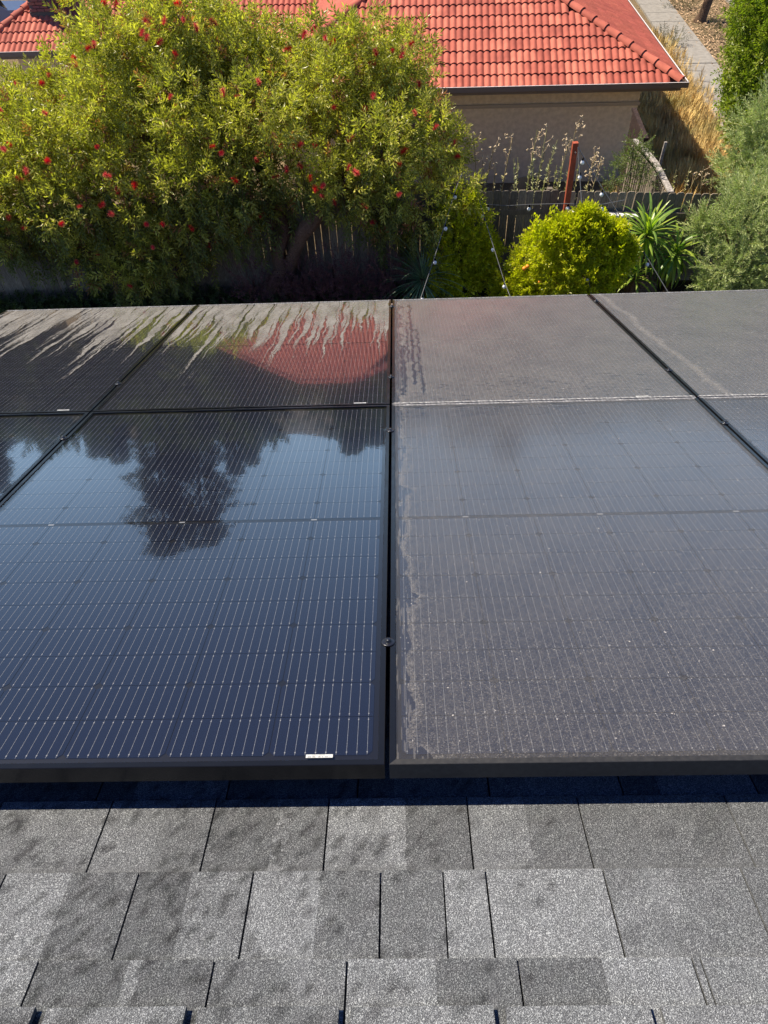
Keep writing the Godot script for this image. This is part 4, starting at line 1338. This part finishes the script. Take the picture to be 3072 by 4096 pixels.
	m.tube([Vector3(0, -.02, 0), Vector3(0, b.y - .03, 0)], [.06, .04], 9, Color(.55, .48, .4))
	part(o, "trunk", m, M.bark)
	var cm := [bladed(Color(.20, .29, .14), Color(.6, .7, .45)), bladed(Color(.25, .33, .18), Color(.6, .7, .45)), bladed(Color(.14, .22, .11), Color(.5, .65, .4))]
	b = at_h(1690, 1110, 11.7)
	o = thing("spiky_dracaena", "dark green spiky plant with long thin leaves in the bottlebrush's shade", "plant", Vector3(b.x, 0, b.z))
	rosette(o, Vector3(0, b.y, 0), 130, .78, .011, [], -.75, .7, cm)
	m = MB.new()
	m.tube([Vector3(0, -.02, 0), Vector3(0, b.y - .02, 0)], [.07, .05], 9, Color(.5, .42, .35))
	part(o, "trunk", m, M.bark)
	# boulder
	var rb := at_y(2552, 1178, 0)
	var pts := []
	for r in 11:
		var t := PI * r / 10.0
		for q in 18:
			var a := -TAU * q / 18
			var d := Vector3(cos(a) * sin(t), -cos(t), sin(a) * sin(t))
			var k := .30 + .09 * noise.get_noise_3d(d.x * 1.6 + 7, d.y * 1.6, d.z * 1.6) + .04 * noise.get_noise_3d(d.x * 5, d.y * 5, d.z * 5)
			pts.append(d * Vector3(1.05, .95, .9) * k)
	m = MB.new()
	m.grid(pts, 18, null, true)
	o = thing("boulder", "rough brown boulder at the foot of the bright citrus shrub", "rock", rb + Vector3(0, .16, 0))
	part(o, "stone", m, M.rock)
	# grey-green feathery shrub on the right
	var fe := [sprig(.32, 26, .085, .017, .8, 71), sprig(.28, 22, .08, .018, .85, 72)]
	b = Vector3(6.1, 0, -11.6)
	o = thing("feathery_shrub", "large grey-green feathery shrub spilling over the fence end beside the yuccas", "shrub", b)
	crown(o, px_lobes([[2840, 930, 11.9, 0.144], [2810, 900, 12.0, 0.108], [2910, 880, 11.8, 0.235], [3010, 840, 11.8, 0.271], [3110, 800, 11.8, 0.307], [3190, 800, 11.8, 0.325], [2950, 950, 11.6, 0.253], [3040, 940, 11.5, 0.289], [3140, 920, 11.5, 0.325], [3230, 920, 11.5, 0.325], [2880, 1060, 11.4, 0.235], [2970, 1050, 11.3, 0.271], [3070, 1040, 11.2, 0.307], [3170, 1040, 11.2, 0.325], [2860, 1140, 11.3, 0.217], [2950, 1150, 11.2, 0.271], [3050, 1150, 11.1, 0.289], [3150, 1150, 11.1, 0.307], [2840, 1190, 11.3, 0.217], [2960, 790, 12.2, 0.180], [3040, 730, 12.4, 0.235], [3130, 700, 12.4, 0.271]], b), 190, fe, M.needle, [Color(.28, .35, .13), Color(.58, .64, .30)], .1)
	m = MB.new()
	for k in 7: m.tube([Vector3(rf(-.1, .1), 0, rf(-.1, .1)), Vector3(rf(-.4, .4), .8, rf(-.2, .2)), Vector3(rf(-.9, .5), 1.5, rf(-.3, .3))], [.04, .03, .012], 6, Color(.6, .5, .42))
	part(o, "stems", m, M.bark)
	b = Vector3(7.0, -.3, -13.4)
	o = thing("feathery_shrub", "taller grey-green feathery shrub rising beyond the fence below the leafy tree", "shrub", b)
	crown(o, px_lobes([[2990, 620, 13.3, .28], [3060, 560, 13.3, .32], [3060, 660, 13.1, .34], [2990, 700, 13.0, .22], [3130, 600, 13.2, .4], [3010, 490, 13.5, .22], [3080, 450, 13.4, .26], [2920, 690, 13.3, .14]], b), 190, fe, M.needle, [Color(.28, .35, .13), Color(.58, .64, .30)], .1)
	m = MB.new()
	m.tube([Vector3(0, -.1, 0), Vector3(-.1, .9, 0), Vector3(-.3, 1.9, 0)], [.07, .05, .02], 7, Color(.6, .5, .42))
	part(o, "trunk", m, M.bark)
	# bright leafy tree at the right
	b = Vector3(8.1, -.5, -15.2)
	o = thing("leafy_tree", "dense bright green leafy tree beside the walk and dry grass", "tree", b)
	var lv := [sprig(.24, 15, .085, .034, 1.2, 81), sprig(.2, 13, .08, .03, 1.25, 82)]
	crown(o, px_lobes([[3075, -60, 15.4, 0.500], [3165, -40, 15.3, 0.600], [3030, 60, 15.2, 0.400], [3115, 60, 15.0, 0.520], [3015, 160, 15.1, 0.420], [3105, 170, 14.8, 0.550], [3005, 270, 15.0, 0.420], [3095, 290, 14.7, 0.550], [2995, 380, 14.9, 0.400], [3085, 400, 14.6, 0.520], [3005, 480, 14.7, 0.380], [3095, 500, 14.5, 0.500], [3030, 560, 14.6, 0.300], [3185, 150, 14.9, 0.600], [3185, 350, 14.7, 0.600], [3175, 500, 14.5, 0.550], [3115, 110, 16.2, 0.800], [3115, 330, 16.0, 0.900]], b), 330, lv, M.leaf, [Color(.20, .29, .03), Color(.36, .42, .05)], .5)
	m = MB.new()
	m.tube([Vector3(0, -.2, 0), Vector3(.05, 1.2, 0), Vector3(0, 2.6, 0), Vector3(-.2, 4.0, 0)], [.14, .11, .09, .04], 9, Color(.6, .55, .5))
	part(o, "trunk", m, M.bark)
	# small olive-leaved shrub leaning on the rail fence
	b = Vector3(4.45, -.1, -13.3)
	o = thing("olive_shrub", "small grey-green shrub with round leaves against the rail fence and gate", "shrub", b)
	crown(o, px_lobes([[2535, 575, 13.5, .12], [2545, 620, 13.5, .15], [2530, 660, 13.4, .15], [2560, 690, 13.3, .16], [2500, 640, 13.5, .11], [2580, 640, 13.5, .12], [2545, 740, 13.2, .16], [2450, 720, 13.1, .12], [2455, 750, 13.0, .14], [2590, 720, 13.2, .12], [2478, 655, 13.4, .06], [2570, 590, 13.5, .08]], b), 70, [sprig(.15, 14, .04, .02, 1.1, 91)], M.leaf, [Color(.14, .19, .07), Color(.24, .28, .13)], .1)
	m = MB.new()
	for q in [[2535, 580], [2455, 720], [2580, 640]]: m.tube([Vector3(rf(-.05, .05), -.1, 0), (at_h(q[0], q[1], 13.3) - b) * .55, at_h(q[0], q[1], 13.4) - b], [.02, .014, .006], 6, Color(.55, .5, .42))
	part(o, "stems", m, M.bark)
	# shade plants under the bottlebrush
	var pur := [sprig(.16, 14, .035, .02, 1.1, 95)]
	for q in [[1010, 1120, .34, -.3], [1210, 1110, .36, .1], [1330, 1060, .34, .4], [1430, 1120, .36, .6], [1540, 1090, .30, 1.0], [1300, 1170, .34, .3], [1130, 1190, .3, 0.0]]:
		var p := at_h(q[0], q[1], 11.9)
		var s := thing("purple_shrub", "low dark purple-leaved shrub in deep shade under the bottlebrush", "shrub", Vector3(p.x, 0, p.z), Basis(), "purple shrubs under the bottlebrush")
		crown(s, [[Vector3(0, p.y - .02, 0), q[2]], [Vector3(.2, p.y - .25, .1), q[2]], [Vector3(-.2, maxf(.2, p.y - .4), .05), q[2]]], 200, pur, M.needle, [Color(.13, .055, .065), Color(.24, .11, .11)], .1)
		m = MB.new()
		m.tube([Vector3(0, -.02, 0), Vector3(0, p.y, 0)], [.03, .01], 6, Color(.4, .3, .28))
		part(s, "stem", m, M.bark)
	var trs := []
	var cc := []
	for k in 4200:
		var x := rf(-9, 2.2)
		var h := rf(10.8, 12.4)
		trs.append(Transform3D(aim(Vector3(rf(-.8, .8), 1, rf(-.8, .8)), rf(0, TAU), rf(.6, 1.1)), Vector3(x, rf(0, .22), -h)))
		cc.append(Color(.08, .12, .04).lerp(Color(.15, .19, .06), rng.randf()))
	tag(many(self, "ground_cover", cit[1], M.leaf, trs, cc), "dark green leafy ground cover in shade below the bottlebrush", "ground cover", "", "stuff")

# ---------------------------------------------------------------- string lights
func string_lights():
	var words := ["string of white bulbs hanging steeply from the post towards the boulder", "string of white bulbs dropping straight from the post over the bright citrus", "string of white bulbs looping along the board fence from the post", "string of white bulbs crossing the spiky dracaena", "string of white bulbs hanging in front of the tall green citrus"]
	var wires := [
		[[2312, 588, 12.24], [2360, 670, 12.1], [2412, 757, 11.95], [2500, 895, 11.6], [2592, 1036, 11.2], [2700, 1215, 10.7], [2760, 1330, 10.2]],
		[[2312, 588, 12.24], [2318, 690, 12.05], [2327, 818, 11.7], [2334, 955, 11.3], [2352, 1100, 10.9], [2375, 1250, 10.4]],
		[[1800, 770, 12.25], [1880, 805, 12.3], [1950, 818, 12.35], [2030, 823, 12.35], [2118, 818, 12.35], [2200, 816, 12.3], [2270, 815, 12.24], [2330, 818, 12.2], [2412, 817, 12.2], [2500, 800, 12.3]],
		[[1850, 690, 12.2], [1818, 770, 12.0], [1780, 895, 11.6], [1738, 1030, 11.2], [1688, 1178, 10.8], [1640, 1320, 10.3]],
		[[1905, 760, 12.2], [1930, 845, 12.0], [1972, 980, 11.5], [2018, 1128, 11.0], [2070, 1260, 10.5]]]
	var bulbs := [[[2333, 630, 12.17], [2410, 759, 11.95], [2500, 897, 11.6], [2594, 1040, 11.2]], [[2322, 690, 12.05], [2329, 820, 11.7], [2336, 957, 11.3], [2353, 1102, 10.9]], [[2273, 816, 12.24], [2413, 818, 12.2], [2118, 818, 12.35], [1952, 818, 12.35]], [[1821, 770, 12.0], [1783, 896, 11.6], [1740, 1032, 11.2], [1689, 1180, 10.8]], [[1931, 845, 12.0], [1973, 981, 11.5], [2019, 1129, 11.0]]]
	var sock := MB.new()
	sock.lathe([Vector2(.001, -.035), Vector2(.015, -.035), Vector2(.016, -.012), Vector2(.008, .002), Vector2(.005, .012), Vector2(.001, .012)], 8)
	var glass := MB.new()
	glass.lathe([Vector2(.001, -.106), Vector2(.016, -.102), Vector2(.028, -.088), Vector2(.032, -.072), Vector2(.028, -.055), Vector2(.018, -.042), Vector2(.014, -.034)], 12)
	for k in wires.size():
		var pts := []
		var rad := []
		for q in wires[k]:
			pts.append(at_h(q[0], q[1], q[2]))
			rad.append(.007)
		if k != 2:      # on to the eave of our own house
			var last: Vector3 = pts[-1]
			var eave := roof_origin() + roof_basis() * Vector3(clampf(last.x * .7, -5, 5), W0 - .08, -3.93)
			pts.append(last.lerp(eave, .5) + Vector3(0, -.55, 0))
			pts.append(eave)
			rad.append(.007)
			rad.append(.007)
		var o := thing("string_lights", words[k], "string lights", pts[0], Basis(), "strings of bulbs from the post")
		for j in pts.size(): pts[j] -= o.position
		var m := MB.new()
		m.tube(pts, rad, 5)
		part(o, "cable", m, M.cable)
		for q in bulbs[k]:
			var p := at_h(q[0], q[1], q[2]) - o.position + Vector3(0, -.01, 0)
			var s := part(o, "socket", sock, M.black, Transform3D(Basis(), p))
			part(o, "bulb", glass, M.bulb, Transform3D(Basis(), p))

# ---------------------------------------------------------------- what stands beyond, seen mirrored in the glass
func beyond(az: float, el: float, dist: float) -> Vector3:
	return Vector3(-.5 + dist * tan(deg_to_rad(az)), 5.9 + dist / cos(deg_to_rad(az)) * tan(deg_to_rad(el)), -1.2 - dist)
func conifer(az: float, el: float, dist: float, spread: float, label: String, dens := 1.0):
	var top := beyond(az, el, dist)
	var h := top.y + .6
	var o := thing("conifer", label, "tree", Vector3(top.x, -.6, top.z), Basis(), "conifers beyond the tiled house")
	var m := MB.new()
	m.tube([Vector3(0, -.2, 0), Vector3(0, h * .5, 0), Vector3(0, h * .97, 0)], [.4, .25, .04], 8, Color(.6, .5, .45))
	part(o, "trunk", m, M.bark)
	var trs := []
	var cc := []
	for k in int(2200 * dens):
		var s := pow(rng.randf(), .8)
		var y := lerpf(h * .16, h * .99, s)
		var prof := spread * pow(1.02 - s, .62) * (.85 + .5 * s) * (.8 + .75 * noise.get_noise_2d(s * 11, az * 5))
		if dens > 1.5: prof = spread * (.55 + .55 * s) * sqrt(clampf((1.01 - s) / .16, 0, 1)) * (.72 + 1.1 * noise.get_noise_2d(s * 9, az * 5))
		var a := rf(0, TAU)
		var r := prof * (1.0 + .8 * noise.get_noise_2d(a * 1.2 + 20, s * 16)) * sqrt(rng.randf())
		var out := Vector3(cos(a), 0, sin(a))
		trs.append(Transform3D(aim(out + Vector3(0, rf(-.5, .15), 0), rf(0, TAU), rf(.8, 1.5)), Vector3(out.x * r, y, out.z * r)))
		cc.append(Color(.035, .05, .018).lerp(Color(.09, .11, .035), rng.randf()))
	many(o, "crown", fir_sprig, M.needle, trs, cc)
var big_sprig: ArrayMesh
var fir_sprig: ArrayMesh
func distance():
	big_sprig = sprig(.9, 26, .42, .09, .9, 5)
	fir_sprig = sprig(.55, 22, .2, .05, .9, 6)
	conifer(-18.7, 13.2, 58, 2.3, "tall twin-topped conifer beyond the house, its left stem", 1.6)
	conifer(-15.8, 12.7, 59, 2.4, "tall twin-topped conifer beyond the house, its right stem", 1.6)
	conifer(-17.2, 7.0, 57, 2.6, "broad lower conifer at the foot of the tall pair", 1.2)
	conifer(-12.9, 7.2, 60, 1.1, "slim conifer right of the tall pair", .5)
	conifer(-11.6, 6.4, 62, 1.0, "second slim conifer right of the tall pair", .5)
	conifer(-21.6, 5.7, 55, 1.1, "small conifer left of the tall pair", .5)
	conifer(-23.0, 5.2, 56, 1.2, "second small conifer left of the tall pair", .5)
	conifer(-3.4, 5.8, 60, 1.8, "round-topped conifer above the tiled roof ridge", .8)
	conifer(-1.6, 5.2, 62, 1.6, "lower conifer beside the round-topped one", .7)
	conifer(-30.2, 7.2, 50, 2.2, "dark conifer at the far left beyond the house", 1.0)
	conifer(9.0, 6.5, 60, 2.0, "conifer beyond the street at the right", .9)
	var az := -42.0
	while az < 36:
		var dist := rf(42, 52)
		var t := beyond(az, rf(2.4, 4.3), dist)
		var o := thing("background_tree", "rounded green tree in the row beyond the tiled house", "tree", Vector3(t.x, -.6, t.z), Basis(), "row of trees beyond the tiled house")
		var m := MB.new()
		m.tube([Vector3(0, -.2, 0), Vector3(0, t.y * .6, 0)], [.25, .12], 7, Color(.6, .5, .45))
		part(o, "trunk", m, M.bark)
		var lob := []
		for k in 10: lob.append([Vector3(rf(-1.3, 1.3), t.y + .6 - rf(.9, 7.0), rf(-1.2, 1.2)), rf(.8, 1.2)])
		crown(o, lob, 14, [big_sprig], M.needle, [Color(.05, .07, .02), Color(.14, .16, .05)], .2)
		az += rf(2.2, 3.4)
	# hills on the horizon
	var pts := []
	var cols := []
	for r in 12:
		var d := 230.0 + r * 28
		for q in 60:
			var a := lerpf(-75, 75, q / 59.0)
			var rise := sin(PI * clampf(r / 9.0, 0, 1) * .5)
			var p := Vector3(d * tan(deg_to_rad(a * .9)), -2.0 + rise * (40 + 10 * noise.get_noise_2d(a * .06, 3) + 5 * noise.get_noise_2d(a * .25, d * .01)) * (d / 450.0), -d)
			pts.append(p)
			var k := noise.get_noise_2d(p.x * .03, p.z * .03)
			cols.append(Color(.15 + .07 * k, .135 + .04 * k, .10))
	var hm := MB.new()
	hm.grid(pts, 60, cols)
	tag(part(self, "hills", hm, M.soil), "", "", "", "structure")
